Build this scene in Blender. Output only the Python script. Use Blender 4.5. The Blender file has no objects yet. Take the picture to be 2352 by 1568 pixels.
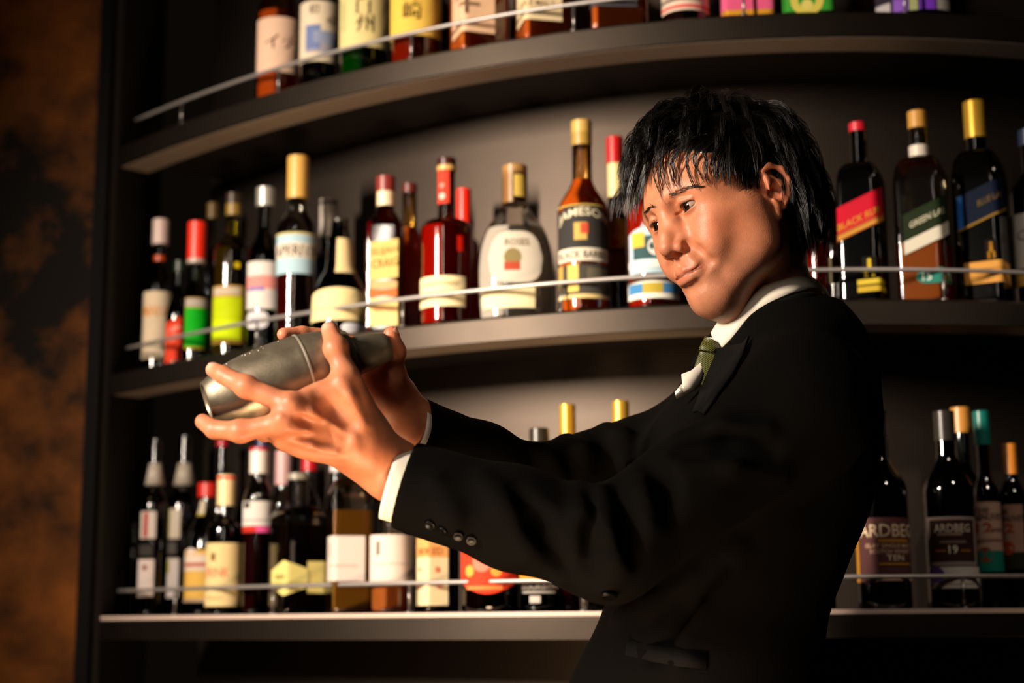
import bpy, math, random
import numpy as np
from mathutils import Matrix, Vector

S = bpy.context.scene
COL = S.collection
rng = np.random.default_rng(7)
random.seed(7)

# ------------------------------------------------------------------ camera
W, H, FPX = 2352, 1568, 3600.0
CAMZ = 1.2
PITCH = math.atan((1425 - H / 2) / FPX)
ROLL = math.radians(0.4)
_c, _s = math.cos(ROLL), math.sin(ROLL)
RV = np.array([1.0, 0, 0]); FV = np.array([0, math.cos(PITCH), math.sin(PITCH)]); UV = np.array([0, -math.sin(PITCH), math.cos(PITCH)])
CAMP = np.array([0, 0, CAMZ])
cam_d = bpy.data.cameras.new('camera'); cam = bpy.data.objects.new('camera', cam_d); COL.objects.link(cam)
cr, cu = _c * RV - _s * UV, _s * RV + _c * UV
cam.matrix_world = Matrix(((cr[0], cu[0], -FV[0], CAMP[0]), (cr[1], cu[1], -FV[1], CAMP[1]), (cr[2], cu[2], -FV[2], CAMP[2]), (0, 0, 0, 1)))
cam_d.sensor_width = 36; cam_d.lens = FPX / W * 36; cam_d.clip_start = 0.05
cam_d.dof.use_dof = True; cam_d.dof.focus_distance = 1.76; cam_d.dof.aperture_fstop = 3.0
S.camera = cam

# ------------------------------------------------------------------ world, lights, exposure
wd = bpy.data.worlds.new('bar_dark'); S.world = wd; wd.use_nodes = True
wd.node_tree.nodes['Background'].inputs[0].default_value = (1.0, 0.72, 0.5, 1)
wd.node_tree.nodes['Background'].inputs[1].default_value = 0.003
S.view_settings.view_transform = 'Standard'; S.view_settings.look = 'None'
S.view_settings.exposure = 0.0; S.view_settings.gamma = 1.0; S.view_settings.use_curve_mapping = False
cy = S.cycles
cy.max_bounces = 10; cy.transparent_max_bounces = 16; cy.transmission_bounces = 8; cy.glossy_bounces = 4; cy.diffuse_bounces = 3
cy.caustics_reflective = False; cy.caustics_refractive = False; cy.sample_clamp_indirect = 4.0; cy.blur_glossy = 0.5
cy.use_denoising = True

def aim(o, loc, target):
    o.location = loc
    d = Vector(target) - Vector(loc)
    o.rotation_euler = d.to_track_quat('-Z', 'Y').to_euler()
def area(name, loc, target, power, color, sx, sy, spread=180):
    l = bpy.data.lights.new(name, 'AREA'); l.shape = 'RECTANGLE'; l.size = sx; l.size_y = sy; l.energy = power; l.color = color
    l.spread = math.radians(spread)
    o = bpy.data.objects.new(name, l); COL.objects.link(o); aim(o, loc, target); return o
def spot(name, loc, target, power, color, angle, blend, r=0.03):
    l = bpy.data.lights.new(name, 'SPOT'); l.energy = power; l.color = color; l.spot_size = math.radians(angle); l.spot_blend = blend
    l.shadow_soft_size = r
    o = bpy.data.objects.new(name, l); COL.objects.link(o); aim(o, loc, target); return o
WARM = (1.0, 0.66, 0.38)
# tall warm lamp at the end of the bar, to the guests' left, and an unseen strip light added for bottle streaks and frontal fill
area('key_lamp', (-1.9, 0.45, 2.15), (-0.1, 2.3, 1.62), 19, (1.0, 0.85, 0.69), 0.07, 0.6, 52)
area('streak_fill', (-0.62, 0.45, 2.05), (-0.2, 2.4, 1.75), 3.0, (1.0, 0.85, 0.70), 0.02, 1.2, 150)
# unseen spot added to brighten the bottles on the right
spot('right_shelf_fill', (1.0, 1.0, 2.55), (0.68, 2.25, 1.42), 27, (1.0, 0.84, 0.68), 34, 0.7, 0.04)
# unseen spot added to lift the left end wall
spot('left_wall_fill', (-1.25, 2.35, 2.5), (-0.98, 2.87, 1.45), 1.6, (1.0, 0.62, 0.26), 50, 1.0, 0.05)
# added fill standing in for light bounced up from the work top
area('bounce_fill', (-0.12, 1.35, 0.86), (0.1, 2.3, 1.75), 7.0, WARM, 0.35, 0.15)

# ------------------------------------------------------------------ pixel helpers (photograph frame -> world)
def ray(px, py):
    u = (px - W / 2) / FPX; v = (H / 2 - py) / FPX
    return (u * _c + v * _s) * RV + (-u * _s + v * _c) * UV + FV
def P(px, py, y):
    r = ray(px, py); return CAMP + r * (y / r[1])
def proj(X):
    X = np.asarray(X, float) - CAMP
    u = X @ RV / (X @ FV); v = X @ UV / (X @ FV)
    u, v = u * _c - v * _s, u * _s + v * _c
    return np.stack([W / 2 + u * FPX, H / 2 - v * FPX], -1)

# ------------------------------------------------------------------ materials
def lin(c):
    c = c.lstrip('#'); v = [int(c[i:i + 2], 16) / 255 for i in (0, 2, 4)]
    return tuple(x / 12.92 if x <= 0.04045 else ((x + 0.055) / 1.055) ** 2.4 for x in v)
MATS = {}
def pmat(name, color, rough=0.5, metal=0.0, spec=0.5, noise=0.0, nscale=30, bump=0.0, bscale=200, coat=0.0, sheen=0.0, sss=0.0):
    if name in MATS: return MATS[name]
    m = bpy.data.materials.new(name); m.use_nodes = True; nt = m.node_tree; b = nt.nodes['Principled BSDF']
    col = lin(color) if isinstance(color, str) else color
    b.inputs['Base Color'].default_value = (*col, 1); b.inputs['Roughness'].default_value = rough
    b.inputs['Metallic'].default_value = metal; b.inputs['Specular IOR Level'].default_value = spec
    b.inputs['Coat Weight'].default_value = coat; b.inputs['Sheen Weight'].default_value = sheen
    if sss: b.inputs['Subsurface Weight'].default_value = sss; b.inputs['Subsurface Scale'].default_value = 0.01
    tc = nt.nodes.new('ShaderNodeTexCoord')
    if noise:
        n = nt.nodes.new('ShaderNodeTexNoise'); n.inputs['Scale'].default_value = nscale; n.inputs['Detail'].default_value = 5
        nt.links.new(tc.outputs['Object'], n.inputs['Vector'])
        r = nt.nodes.new('ShaderNodeMapRange'); r.inputs[1].default_value = 0.3; r.inputs[2].default_value = 0.7
        r.inputs[3].default_value = 1 - noise; r.inputs[4].default_value = 1 + noise
        nt.links.new(n.outputs['Fac'], r.inputs[0])
        mx = nt.nodes.new('ShaderNodeVectorMath'); mx.operation = 'SCALE'; mx.inputs[0].default_value = col
        nt.links.new(r.outputs[0], mx.inputs['Scale']); nt.links.new(mx.outputs[0], b.inputs['Base Color'])
    if bump:
        n = nt.nodes.new('ShaderNodeTexNoise'); n.inputs['Scale'].default_value = bscale; n.inputs['Detail'].default_value = 3
        nt.links.new(tc.outputs['Object'], n.inputs['Vector'])
        bp = nt.nodes.new('ShaderNodeBump'); bp.inputs['Strength'].default_value = bump; bp.inputs['Distance'].default_value = 0.002
        nt.links.new(n.outputs['Fac'], bp.inputs['Height']); nt.links.new(bp.outputs[0], b.inputs['Normal'])
    MATS[name] = m; return m
def glass_mat(color, rough=0.07):
    """bottle wall: thin tinted glass (tinted see-through plus a fresnel reflection)"""
    name = 'glass_' + color
    if name in MATS: return MATS[name]
    m = bpy.data.materials.new(name); m.use_nodes = True; nt = m.node_tree; nt.nodes.clear()
    o = nt.nodes.new('ShaderNodeOutputMaterial'); mix = nt.nodes.new('ShaderNodeMixShader'); fr = nt.nodes.new('ShaderNodeFresnel')
    fr.inputs['IOR'].default_value = 1.8
    t = nt.nodes.new('ShaderNodeBsdfTransparent'); t.inputs[0].default_value = (*lin(color), 1)
    g = nt.nodes.new('ShaderNodeBsdfGlossy'); g.inputs['Roughness'].default_value = rough
    nt.links.new(fr.outputs[0], mix.inputs[0]); nt.links.new(t.outputs[0], mix.inputs[1]); nt.links.new(g.outputs[0], mix.inputs[2])
    nt.links.new(mix.outputs[0], o.inputs[0]); MATS[name] = m; return m
def liquid_mat(color):
    """spirit: refracting tinted liquid, plus a diffuse part imitating the glow of light through it"""
    name = 'liquid_' + color
    if name in MATS: return MATS[name]
    m = bpy.data.materials.new(name); m.use_nodes = True; nt = m.node_tree; nt.nodes.clear()
    o = nt.nodes.new('ShaderNodeOutputMaterial'); mix = nt.nodes.new('ShaderNodeMixShader')
    r = nt.nodes.new('ShaderNodeBsdfRefraction'); r.inputs['IOR'].default_value = 1.33; r.inputs['Roughness'].default_value = 0.02
    r.inputs[0].default_value = (*lin(color), 1)
    d = nt.nodes.new('ShaderNodeBsdfTranslucent'); d.inputs[0].default_value = (*lin(color), 1)
    d2 = nt.nodes.new('ShaderNodeBsdfDiffuse'); d2.inputs[0].default_value = (*lin(color), 1)
    ad = nt.nodes.new('ShaderNodeMixShader'); ad.inputs[0].default_value = 0.68
    nt.links.new(d.outputs[0], ad.inputs[1]); nt.links.new(d2.outputs[0], ad.inputs[2])
    mix.inputs[0].default_value = 0.74 if sum(lin(color)) > 1.25 else 0.48  # diffuse share stands in for light glowing through the spirit
    nt.links.new(r.outputs[0], mix.inputs[1]); nt.links.new(ad.outputs[0], mix.inputs[2]); nt.links.new(mix.outputs[0], o.inputs[0])
    MATS[name] = m; return m

# ------------------------------------------------------------------ object helpers
def mesh_obj(name, verts, faces, mats, parent=None, smooth=True, midx=None):
    me = bpy.data.meshes.new(name)
    me.from_pydata([tuple(map(float, v)) for v in verts], [], [tuple(map(int, f)) for f in faces])
    return finish(name, me, mats, parent, smooth, midx)
def finish(name, me, mats, parent=None, smooth=True, midx=None):
    for m in (mats if isinstance(mats, (list, tuple)) else [mats]): me.materials.append(m)
    if midx is not None: me.polygons.foreach_set('material_index', np.asarray(midx, np.int32))
    me.polygons.foreach_set('use_smooth', np.full(len(me.polygons), smooth))
    me.update()
    o = bpy.data.objects.new(name, me); COL.objects.link(o)
    if parent is not None: o.parent = parent
    return o
def np_mesh(name, V, Q, mats, parent=None, smooth=True):
    """fast mesh from numpy: V (n,3), Q (m,k) with one k"""
    me = bpy.data.meshes.new(name); k = Q.shape[1]
    me.vertices.add(len(V)); me.vertices.foreach_set('co', np.ascontiguousarray(V, np.float32).ravel())
    me.loops.add(Q.size); me.loops.foreach_set('vertex_index', np.ascontiguousarray(Q, np.int32).ravel())
    me.polygons.add(len(Q)); me.polygons.foreach_set('loop_start', np.arange(0, Q.size, k, dtype=np.int32))
    me.update(calc_edges=True)
    return finish(name, me, mats, parent, smooth)
def thing(name, label, cat, loc=(0, 0, 0), rotz=0.0, group=None):
    o = bpy.data.objects.new(name, None); COL.objects.link(o); o.empty_display_size = 0.05
    o.location = loc; o.rotation_euler = (0, 0, rotz); o['label'] = label; o['category'] = cat
    if group: o['group'] = group
    return o
def tag(o, label, cat, group=None):
    o['label'] = label; o['category'] = cat
    if group: o['group'] = group
    return o
def struct(o): o['kind'] = 'structure'; return o
class MB:
    def __init__(s): s.v = []; s.f = []; s.m = []
    def add(s, V, F, mi=0):
        n = len(s.v); s.v += [tuple(map(float, v)) for v in V]; s.f += [tuple(int(i) + n for i in f) for f in F]; s.m += [mi] * len(F)
    def box(s, lo, hi, mi=0):
        (a, b, c), (d, e, f) = lo, hi
        s.add([(a, b, c), (d, b, c), (d, e, c), (a, e, c), (a, b, f), (d, b, f), (d, e, f), (a, e, f)],
              [(0, 3, 2, 1), (4, 5, 6, 7), (0, 1, 5, 4), (1, 2, 6, 5), (2, 3, 7, 6), (3, 0, 4, 7)], mi)
    def tube(s, pts, rad, n=10, mi=0, closed=False, cap=True):
        pts = np.asarray(pts, float); rad = np.broadcast_to(np.asarray(rad, float), (len(pts),))
        V = []; F = []; up = np.array([0.13, 0.21, 0.97])
        for i, p in enumerate(pts):
            t = pts[min(i + 1, len(pts) - 1)] - pts[max(i - 1, 0)]
            if closed: t = pts[(i + 1) % len(pts)] - pts[i - 1]
            t /= np.linalg.norm(t) + 1e-12
            a = np.cross(up, t); a /= np.linalg.norm(a) + 1e-12; b = np.cross(t, a)
            if i and np.dot(a, pa) < 0: a, b = -a, -b
            pa = a
            for k in range(n):
                w = 2 * math.pi * k / n; V.append(p + rad[i] * (a * math.cos(w) + b * math.sin(w)))
        L = len(pts)
        for i in range(L if closed else L - 1):
            j = (i + 1) % L
            for k in range(n): F.append((i * n + k, i * n + (k + 1) % n, j * n + (k + 1) % n, j * n + k))
        if cap and not closed: F.append(tuple(range(n - 1, -1, -1))); F.append(tuple((L - 1) * n + k for k in range(n)))
        s.add(V, F, mi)
    def build(s, name, mats, parent=None, smooth=True): return mesh_obj(name, s.v, s.f, mats, parent, smooth, s.m)
def smooth_by_angle(o, deg=35):
    me = o.data; b = np.zeros(len(me.edges), bool)
    import bmesh
    bm = bmesh.new(); bm.from_mesh(me)
    for e in bm.edges:
        if len(e.link_faces) == 2 and e.calc_face_angle(0) > math.radians(deg): e.smooth = False
    bm.to_mesh(me); bm.free(); return o
# ------------------------------------------------------------------ the curved back bar
def front_y(x): return 2.236 + 0.42 * (x - 0.5) ** 2
DEPTH = 0.26
XL, XR = -0.752, 1.55
def front_n(x):
    g = 0.84 * (x - 0.5); n = np.array([-g, 1.0]); return n / np.linalg.norm(n)   # plan normal, pointing into the shelf
XS = np.concatenate([np.linspace(XL, 0, 28), np.linspace(0.03, XR, 34)])
FRONT = np.array([[x, front_y(x)] for x in XS])
SHELF_Z = {'bottom': (-0.027, 0.012), 'mid': (0.42, 0.458), 'up': (0.861, 0.90)}    # relative to the camera height

m_shelf = pmat('charcoal_laminate', '#362f29', 0.46, metal=.94, noise=0.10, nscale=9, spec=0.5)
m_panel = pmat('charcoal_back_panel', '#473e37', 0.53, metal=.95, noise=0.10, nscale=5, spec=0.5)
m_lit_band = pmat('painted_lit_band', '#c4b3a2', 0.5, noise=0.08, nscale=8)  # pale tone paints the lit band under the front edge
m_under_shade = pmat('painted_under_shade', '#2c2621', 0.6)  # dark tone paints the shade deeper under the shelf
m_edge = pmat('shelf_edge_strip', '#cdb3a4', 0.35, spec=0.6)
m_rail = pmat('rail_steel', '#a8a09c', 0.42, metal=0.6)
m_post = pmat('rail_post_steel', '#8d8783', 0.3, metal=0.9)
m_black = pmat('black_frame', '#060505', 0.8, spec=0.1)
m_floor = pmat('dark_floor', '#1c1512', 0.5, noise=0.2, nscale=4)
m_ceil = pmat('dark_ceiling', '#171310', 0.8)

def sweep(section, xs=XS, z0=0.0):
    """sweep a closed section [(inset, z)...] along the front curve"""
    V = []; F = []; n = len(section)
    for x in xs:
        nn = front_n(x)
        for ins, z in section: V.append((x + nn[0] * ins, front_y(x) + nn[1] * ins, CAMZ + z0 + z))
    for i in range(len(xs) - 1):
        for k in range(n): F.append((i * n + k, (i + 1) * n + k, (i + 1) * n + (k + 1) % n, i * n + (k + 1) % n))
    F.append(tuple(range(n))); F.append(tuple((len(xs) - 1) * n + k for k in range(n - 1, -1, -1)))
    return V, F
def add_sweep(mb, section, mi=0, xs=XS): mb.add(*sweep(section, xs), mi)

RAIL_POSTS = {'up': [417, 640, 945, 1318, 1708, 2078], 'mid': [372, 590, 925, 1290, 2168], 'bottom': [402, 627, 940, 1340, 1780, 2213]}
SHELF_LABEL = {'up': 'topmost curved charcoal shelf with a thin steel guard rail',
               'mid': 'curved charcoal shelf at head height behind the bartender',
               'bottom': 'lowest curved charcoal shelf with a pale edge strip'}
def x_at(px, off, zrel):
    lo, hi = XL - 0.3, XR
    for _ in range(60):
        m = (lo + hi) / 2; nn = front_n(m); q = proj((m + nn[0] * off, front_y(m) + nn[1] * off, CAMZ + zrel))
        if q[0] < px: lo = m
        else: hi = m
    return lo
for key in ('bottom', 'mid', 'up'):
    z0, z1 = SHELF_Z[key]
    t = thing('curved_shelf', SHELF_LABEL[key], 'shelf', group='curved back bar shelves')
    mb = MB(); add_sweep(mb, [(0.0, z0), (0.0, z1 - 0.004), (0.004, z1), (DEPTH, z1), (DEPTH, z1 - 0.018), (0.072, z1 - 0.018), (0.068, z0), (0.004, z0)])
    o = smooth_by_angle(mb.build('board', m_shelf, t), 30)
    mb = MB(); add_sweep(mb, [(0.007, z0 + 0.002), (0.066, z0 + 0.002), (0.066, z0 - 0.0004), (0.007, z0 - 0.0004)][::-1])
    smooth_by_angle(mb.build('underside_lit_band', m_lit_band, t), 30)  # thin strip carrying the painted band of light
    mb = MB(); add_sweep(mb, [(0.08, z1 - 0.0185), (DEPTH - 0.005, z1 - 0.0185), (DEPTH - 0.005, z1 - 0.021), (0.08, z1 - 0.021)][::-1])
    smooth_by_angle(mb.build('underside_shade_sheet', m_under_shade, t), 30)  # dark sheet added where the underside falls into shade
    if key == 'bottom':
        mb = MB(); add_sweep(mb, [(-0.0012, z1 - 0.006), (-0.0012, z1 + 0.0006), (0.012, z1 + 0.0006), (0.012, z1 - 0.006)])
        smooth_by_angle(mb.build('edge_strip', m_edge, t), 30)
    rz = z1 + 0.046
    xr = XS[(XS > (XL + 0.004)) & (XS < XR)]
    pts = []
    for x in xr:
        nn = front_n(x); pts.append((x + nn[0] * 0.012, front_y(x) + nn[1] * 0.012, CAMZ + rz))
    mb = MB(); mb.tube(pts, 0.0033, 8); mb.build('guard_rail', m_rail, t)
    for px in RAIL_POSTS[key]:
        x = x_at(px, 0.012, z1 + 0.02); nn = front_n(x); q = np.array((x + nn[0] * 0.012, front_y(x) + nn[1] * 0.012, CAMZ + z1))
        mb = MB(); mb.tube([q, q + (0, 0, 0.044)], 0.0022, 8); mb.tube([q, q + (0, 0, 0.003)], 0.006, 12)
        mb.build('rail_post', m_post, t)
# back panel following the shelves, in three bays
V = []; F = []
xs = np.linspace(XL - 0.06, XR, 60)
for x in xs:
    nn = front_n(x)
    for ins in (DEPTH, DEPTH + 0.02):
        for z in (-1.2, 1.45): V.append((x + nn[0] * ins, front_y(x) + nn[1] * ins, CAMZ + z))
for i in range(len(xs) - 1):
    a, b = i * 4, (i + 1) * 4
    F += [(a, b, b + 1, a + 1), (a + 2, a + 3, b + 3, b + 2), (a + 1, b + 1, b + 3, a + 3), (a, a + 2, b + 2, b)]
struct(smooth_by_angle(mesh_obj('wall_back', V, F, m_panel), 30))
# side panel closing the left end of the shelves, the slim black post in front of its edge, the bronze plaster wall
mb = MB(); mb.box((XL - 0.012, front_y(XL) - 0.002, 0), (XL, front_y(XL) + 0.36, 2.65)); struct(mb.build('wall_left_return', pmat('charcoal_side_panel', '#2a2521', 0.6, spec=.3), smooth=False))
mb = MB(); mb.box((XL - 0.036, front_y(XL) - 0.03, 0), (XL - 0.0121, front_y(XL) + 0.36, 2.65)); struct(mb.build('trim_1', m_black, smooth=False))
m = bpy.data.materials.new('bronze_plaster'); m.use_nodes = True; nt = m.node_tree; b = nt.nodes['Principled BSDF']
tc = nt.nodes.new('ShaderNodeTexCoord'); n1 = nt.nodes.new('ShaderNodeTexNoise'); n1.inputs['Scale'].default_value = 2.6; n1.inputs['Detail'].default_value = 7; n1.inputs['Roughness'].default_value = 0.62
rp = nt.nodes.new('ShaderNodeValToRGB'); rp.color_ramp.elements[0].position = 0.42; rp.color_ramp.elements[0].color = (*lin('#0a0603'), 1)
rp.color_ramp.elements[1].position = 0.66; rp.color_ramp.elements[1].color = (*lin('#7a4414'), 1)
nt.links.new(tc.outputs['Object'], n1.inputs['Vector']); nt.links.new(n1.outputs['Fac'], rp.inputs[0]); nt.links.new(rp.outputs[0], b.inputs['Base Color'])
bp = nt.nodes.new('ShaderNodeBump'); bp.inputs['Strength'].default_value = 0.4; bp.inputs['Distance'].default_value = 0.01
nt.links.new(n1.outputs['Fac'], bp.inputs['Height']); nt.links.new(bp.outputs[0], b.inputs['Normal'])
b.inputs['Roughness'].default_value = 0.75; b.inputs['Specular IOR Level'].default_value = 0.1
mb = MB(); mb.box((-2.6, front_y(XL) - 0.02, 0), (XL - 0.037, front_y(XL) + 0.36, 2.65)); struct(mb.build('wall_left', m, smooth=False))
mb = MB(); mb.box((-2.6, -1.5, -0.05), (2.6, 3.3, 0)); struct(mb.build('floor', m_floor, smooth=False))
mb = MB(); mb.box((-2.6, -1.5, 2.65), (2.6, 3.3, 2.7)); struct(mb.build('ceiling', m_ceil, smooth=False))
# ------------------------------------------------------------------ bottles
# every bottle: shelf, row inset, centre px, body/neck widths px, y px of shoulder, neck start and top; labels in px
BOT = []
def B(shelf, inset, xc, wb, wn, ysh, ynk, ytop, label, glass='#e6eae4', liquid=None, level=None, cap=None, labels=(), kind='round', yaw=0, sty='s',
      prof=None, cap2=None, name='liquor_bottle', rough=0.03, opaque=None):
    BOT.append(dict(shelf=shelf, inset=inset, xc=xc, wb=wb, wn=wn, ysh=ysh, ynk=ynk, ytop=ytop, label=label, glass=glass, liquid=liquid, level=level,
                    cap=cap, labels=labels, kind=kind, yaw=yaw, sty=sty, prof=prof, cap2=cap2, name=name, rough=rough, opaque=opaque))
CR, WH, YE, PK = '#f3dcb8', '#efe6da', '#f2d77a', '#f2c4a4'
AMB, RED, ORG, GRN, DK, OLV = '#e88a22', '#c4340c', '#f07a1c', '#0c8a18', '#070807', '#a8a018'
R_, T_, D_ = 'rect', 'text', 'disc'
# ---- top shelf (tops run out of the picture)
B('up', .07, 640, 100, 34, 22, -60, -150, 'first bottle on the top shelf, pinkish cream label with a brush-written word', '#e0b890', '#ff9a50', 30, (-95, 40, '#2a1a12'),
  [(591, 38, 687, 164, '#f0c8ac', dict(pr=[(T_, .28, .42, .26, 'イチ', '#4a3020')]))], kind='round')
B('up', .07, 733, 88, 30, -20, -90, -170, 'top shelf bottle with a white label printed with a blue landscape', '#2a1206', '#501808', -30, (-120, 36, '#20140e'),
  [(688, 1, 778, 140, '#ecd9bc', dict(pr=[(R_, .24, .14, .98, .40, '#a9a4ac'), (R_, .24, .2, .52, .60, '#7685b4'), (R_, .4, .3, .82, .50, '#97a0bd'), (T_, .3, .78, .17, '初', '#8a7a66'), (T_, .62, .62, .17, '心', '#8a7a66')]))])
B('up', .07, 838, 116, 36, -40, -100, -190, 'green glass bottle with a cream label and two black brush characters', '#20a030', '#10a828', -60, (-140, 40, '#1d3a1c'),
  [(781, -30, 889, 106, '#ecd796', dict(pr=[(T_, .42, .55, .30, '白', '#332814'), (T_, .42, .24, .30, '州', '#332814'), (R_, .14, .3, .2, .8, '#b8bd84')]))], kind='round')
B('up', .07, 956, 118, 36, -40, -100, -190, 'top shelf bottle with a yellow label and a sweeping black brush character', '#c88868', '#f87a3c', -60, (-140, 40, '#2a1408'),
  [(897, -40, 1012, 80, '#f0c85a', dict(pr=[(T_, .34, .68, .28, '山', '#3a2a10'), (T_, .34, .30, .36, '崎', '#3a2a10')]))])
B('up', .07, 1100, 140, 44, -60, -120, -200, 'square amber bottle with a peach label and a small tree sketch', '#f2d8b8', '#ff9a50', -70, (-150, 46, '#1d1712'),
  [(1032, -60, 1136, 74, '#f4c8a2', dict(pr=[(R_, .52, .30, .58, .62, '#6a503a'), (R_, .36, .44, .76, .5, '#8a6a50'), (T_, .18, .58, .12, '余市', '#7a5a44')]))], kind='square', yaw=18)
B('up', .07, 1250, 142, 44, -60, -120, -200, 'square amber bottle with a cream label cut off by the picture edge', '#f0d4b4', '#ff9a50', -70, (-150, 46, '#c8a05a'),
  [(1180, -60, 1290, 46, '#f6dcae', dict(pr=[(T_, .2, .3, .12, 'SINGLE MALT', '#8a6a44')]))], kind='square', yaw=14)
B('up', .07, 1415, 145, 46, -60, -120, -200, 'orange amber square bottle whose slate label only just dips into view', '#f0d4b4', '#ff9a50', -70, (-150, 46, '#3a3a42'),
  [(1355, -60, 1462, 14, '#5c5a60', {})], kind='square', yaw=8)
B('up', .07, 1571, 108, 40, -60, -120, -200, 'dark red bottle with a pale pink label and scarlet band', '#7a1408', '#a81408', -70, (-150, 42, '#7a1410'),
  [(1519, -60, 1624, 22, '#f0d6c0', dict(pr=[(R_, 0, .06, 1, .16, '#e06058')]))])
B('up', .07, 1712, 124, 40, -60, -120, -200, 'top shelf bottle with a hot pink label above a mustard edge', '#c87a18', '#d89020', -70, (-150, 42, '#d0b070'),
  [(1652, -60, 1774, 34, '#d89a2c', dict(pr=[(R_, .04, .12, 1, 1, '#e8608a')]))], kind='square', yaw=5)
B('up', .07, 1850, 120, 40, -60, -120, -200, 'top shelf bottle with a bright green label and gold crest', '#0a4a10', '#0a5a14', -70, (-150, 42, '#c8b050'),
  [(1790, -60, 1911, 26, '#3c9a34', dict(pr=[(D_, .5, .30, .17, '#d8c85a'), (D_, .5, .30, .09, '#3c9a34'), (D_, .5, .17, .06, '#e0d070')]))], kind='square', yaw=4)
B('up', .07, 2090, 172, 50, -60, -120, -200, 'broad dark decanter with a patchwork of lilac, white and olive on its label', '#141016', '#141016', -70, (-150, 52, '#2a2430'),
  [(2010, -60, 2172, 24, '#3a3040', dict(pr=[(R_, .0, .0, .22, .3, '#b8b0b4'), (R_, .26, .0, .44, .42, '#8a5ac0'), (R_, .46, .0, .56, .5, '#a8b078'), (R_, .58, .0, .78, .40, '#7a3ac8'), (R_, .8, .0, .98, .3, '#a8a098')]))], kind='flat')
# ---- middle shelf, left of the bartender
B('mid', .08, 362, 66, 26, 655, 600, 506, 'leftmost bottle on the middle shelf, cream label with an orange word, pale pink cap', '#2a1008', '#200a04', 640, (558, 38, '#d8bcb4'),
  [(329, 668, 392, 822, '#f0d8b8', dict(pr=[(T_, .1, .62, .17, 'MANO', '#e8963c'), (R_, 0, .17, 1, .2, '#a8947c')]))], cap2=(585, 598, 27, '#c04a18'))
B('mid', .065, 409, 56, 24, 725, 650, 600, 'small dark green bottle with a tilted scarlet label', '#0c3a1a', '#082810', 690, (622, 27, '#1a2a1c'),
  [(383, 730, 434, 826, '#f0472c', dict(slope=.38, pr=[(D_, .40, .66, .26, '#f6a08c'), (T_, .26, .6, .16, 'Jo', '#f0472c')]))])
B('mid', .06, 448, 62, 30, 690, 640, 512, 'olive bottle with a kelly green label and a red capsule', '#4a5a10', '#3a4a0c', 660, (592, 43, '#f03018'),
  [(426, 683, 487, 801, '#b48a28', dict(pr=[(R_, .02, .04, .94, .80, '#12b020'), (R_, .02, .82, .94, .98, '#b8aca0')]))], cap2=(592, 602, 43, '#b8a498'))
B('mid', .17, 482, 62, 26, 620, 575, 468, 'slim bottle with a brass stopper behind the green-labelled one', '#5a5218', '#4a2a10', 560, (500, 22, '#6a5220'), [])
B('mid', .09, 531, 88, 34, 575, 530, 446, 'yellow olive bottle with a lime and yellow label', '#a09420', '#b8a410', 570, (465, 20, '#3a2c20'),
  [(490, 655, 557, 788, '#c89a40', dict(pr=[(R_, .04, .06, .94, .80, '#c8dc10'), (R_, .06, .84, .9, .97, '#d0c0a8'), (R_, .04, .06, .94, .40, '#d8f014')])),
   (536, 602, 548, 614, '#e8c820', {})], cap2=(465, 492, 36, '#8a6e2c'))
B('mid', .08, 605, 78, 32, 590, 520, 433, 'dark green bottle with a silver cap and white label with a pink band', '#103c14', '#0a3410', 560, (470, 43, '#c4c0b8'),
  [(568, 599, 643, 708, '#ece2da', dict(pr=[(R_, 0, .42, 1, .70, '#f09a90'), (R_, .08, .38, .5, .46, '#8a7ab8')])),
   (569, 714, 618, 754, '#e4dede', dict(shape='oval', pr=[(R_, .2, .5, .8, .56, '#5a58a0')]))])
B('mid', .07, 680, 94, 44, 520, 470, 362, 'tall bottle with a pale blue and white band label and a tan capsule', '#c8c4bc', '#801008', 545, (452, 50, '#d0a050'),
  [(634, 533, 722, 627, '#b4d2de', dict(pr=[(R_, 0, .38, 1, .76, '#e8dcc8'), (T_, .04, .42, .28, 'APERITIF', '#3a3430'), (R_, 0, .95, 1, 1, '#e0cf8a')]))])
B('mid', .17, 752, 60, 34, 600, 560, 460, 'dark red bottle with a pale grey cap behind the tan-capped one', '#5a0c08', '#e83c20', 560, (542, 42, '#b8aea4'), [], cap2=(458, 468, 42, '#1c2034'))
B('mid', .05, 780, 130, 38, 655, 540, 505, 'squat dark bottle with a broad cream label and a second cream label on its neck', '#300a06', '#2a0604', 640, (538, 36, '#2a2418'),
  [(716, 658, 844, 734, '#f4dca0', dict(shape='arch', pr=[(R_, .04, .36, .96, .39, '#d8b87a')])), (772, 545, 827, 627, '#f0d49c', {}), (784, 740, 838, 764, '#f4f0f4', dict(shape='oval'))],  # white oval near the base paints a curved highlight
  prof=[(800, 120), (745, 130), (660, 122), (630, 92), (612, 66), (548, 58), (536, 44), (505, 40)])
B('mid', .06, 885, 92, 40, 520, 470, 408, 'red amber bottle with a tall gold-lettered panel and a wine-red stopper', '#b02c0c', '#f87a3c', 510, (436, 46, '#7a2a24'),
  [(849, 552, 914, 640, '#e6c478', dict(slope=.12, pr=[(T_, .08, .60, .22, 'ELIJAH', '#8a6a30'), (T_, .08, .30, .22, 'CRAIG', '#8a6a30')])), (850, 645, 912, 662, '#e8b07a', {}), (846, 664, 912, 680, '#d8743c', {}),
   (846, 684, 914, 748, '#f6d890', dict(pr=[(T_, .2, .5, .16, 'KENTUCKY', '#d84a30')]))], cap2=(436, 470, 40, '#e0c8a4'), kind='square', yaw=-8)
B('mid', .17, 940, 70, 34, 560, 510, 424, 'clear necked bottle with a maroon top behind the gold-lettered one', '#d8b878', '#ff9a50', 520, (440, 36, '#5a2018'), [])
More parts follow.
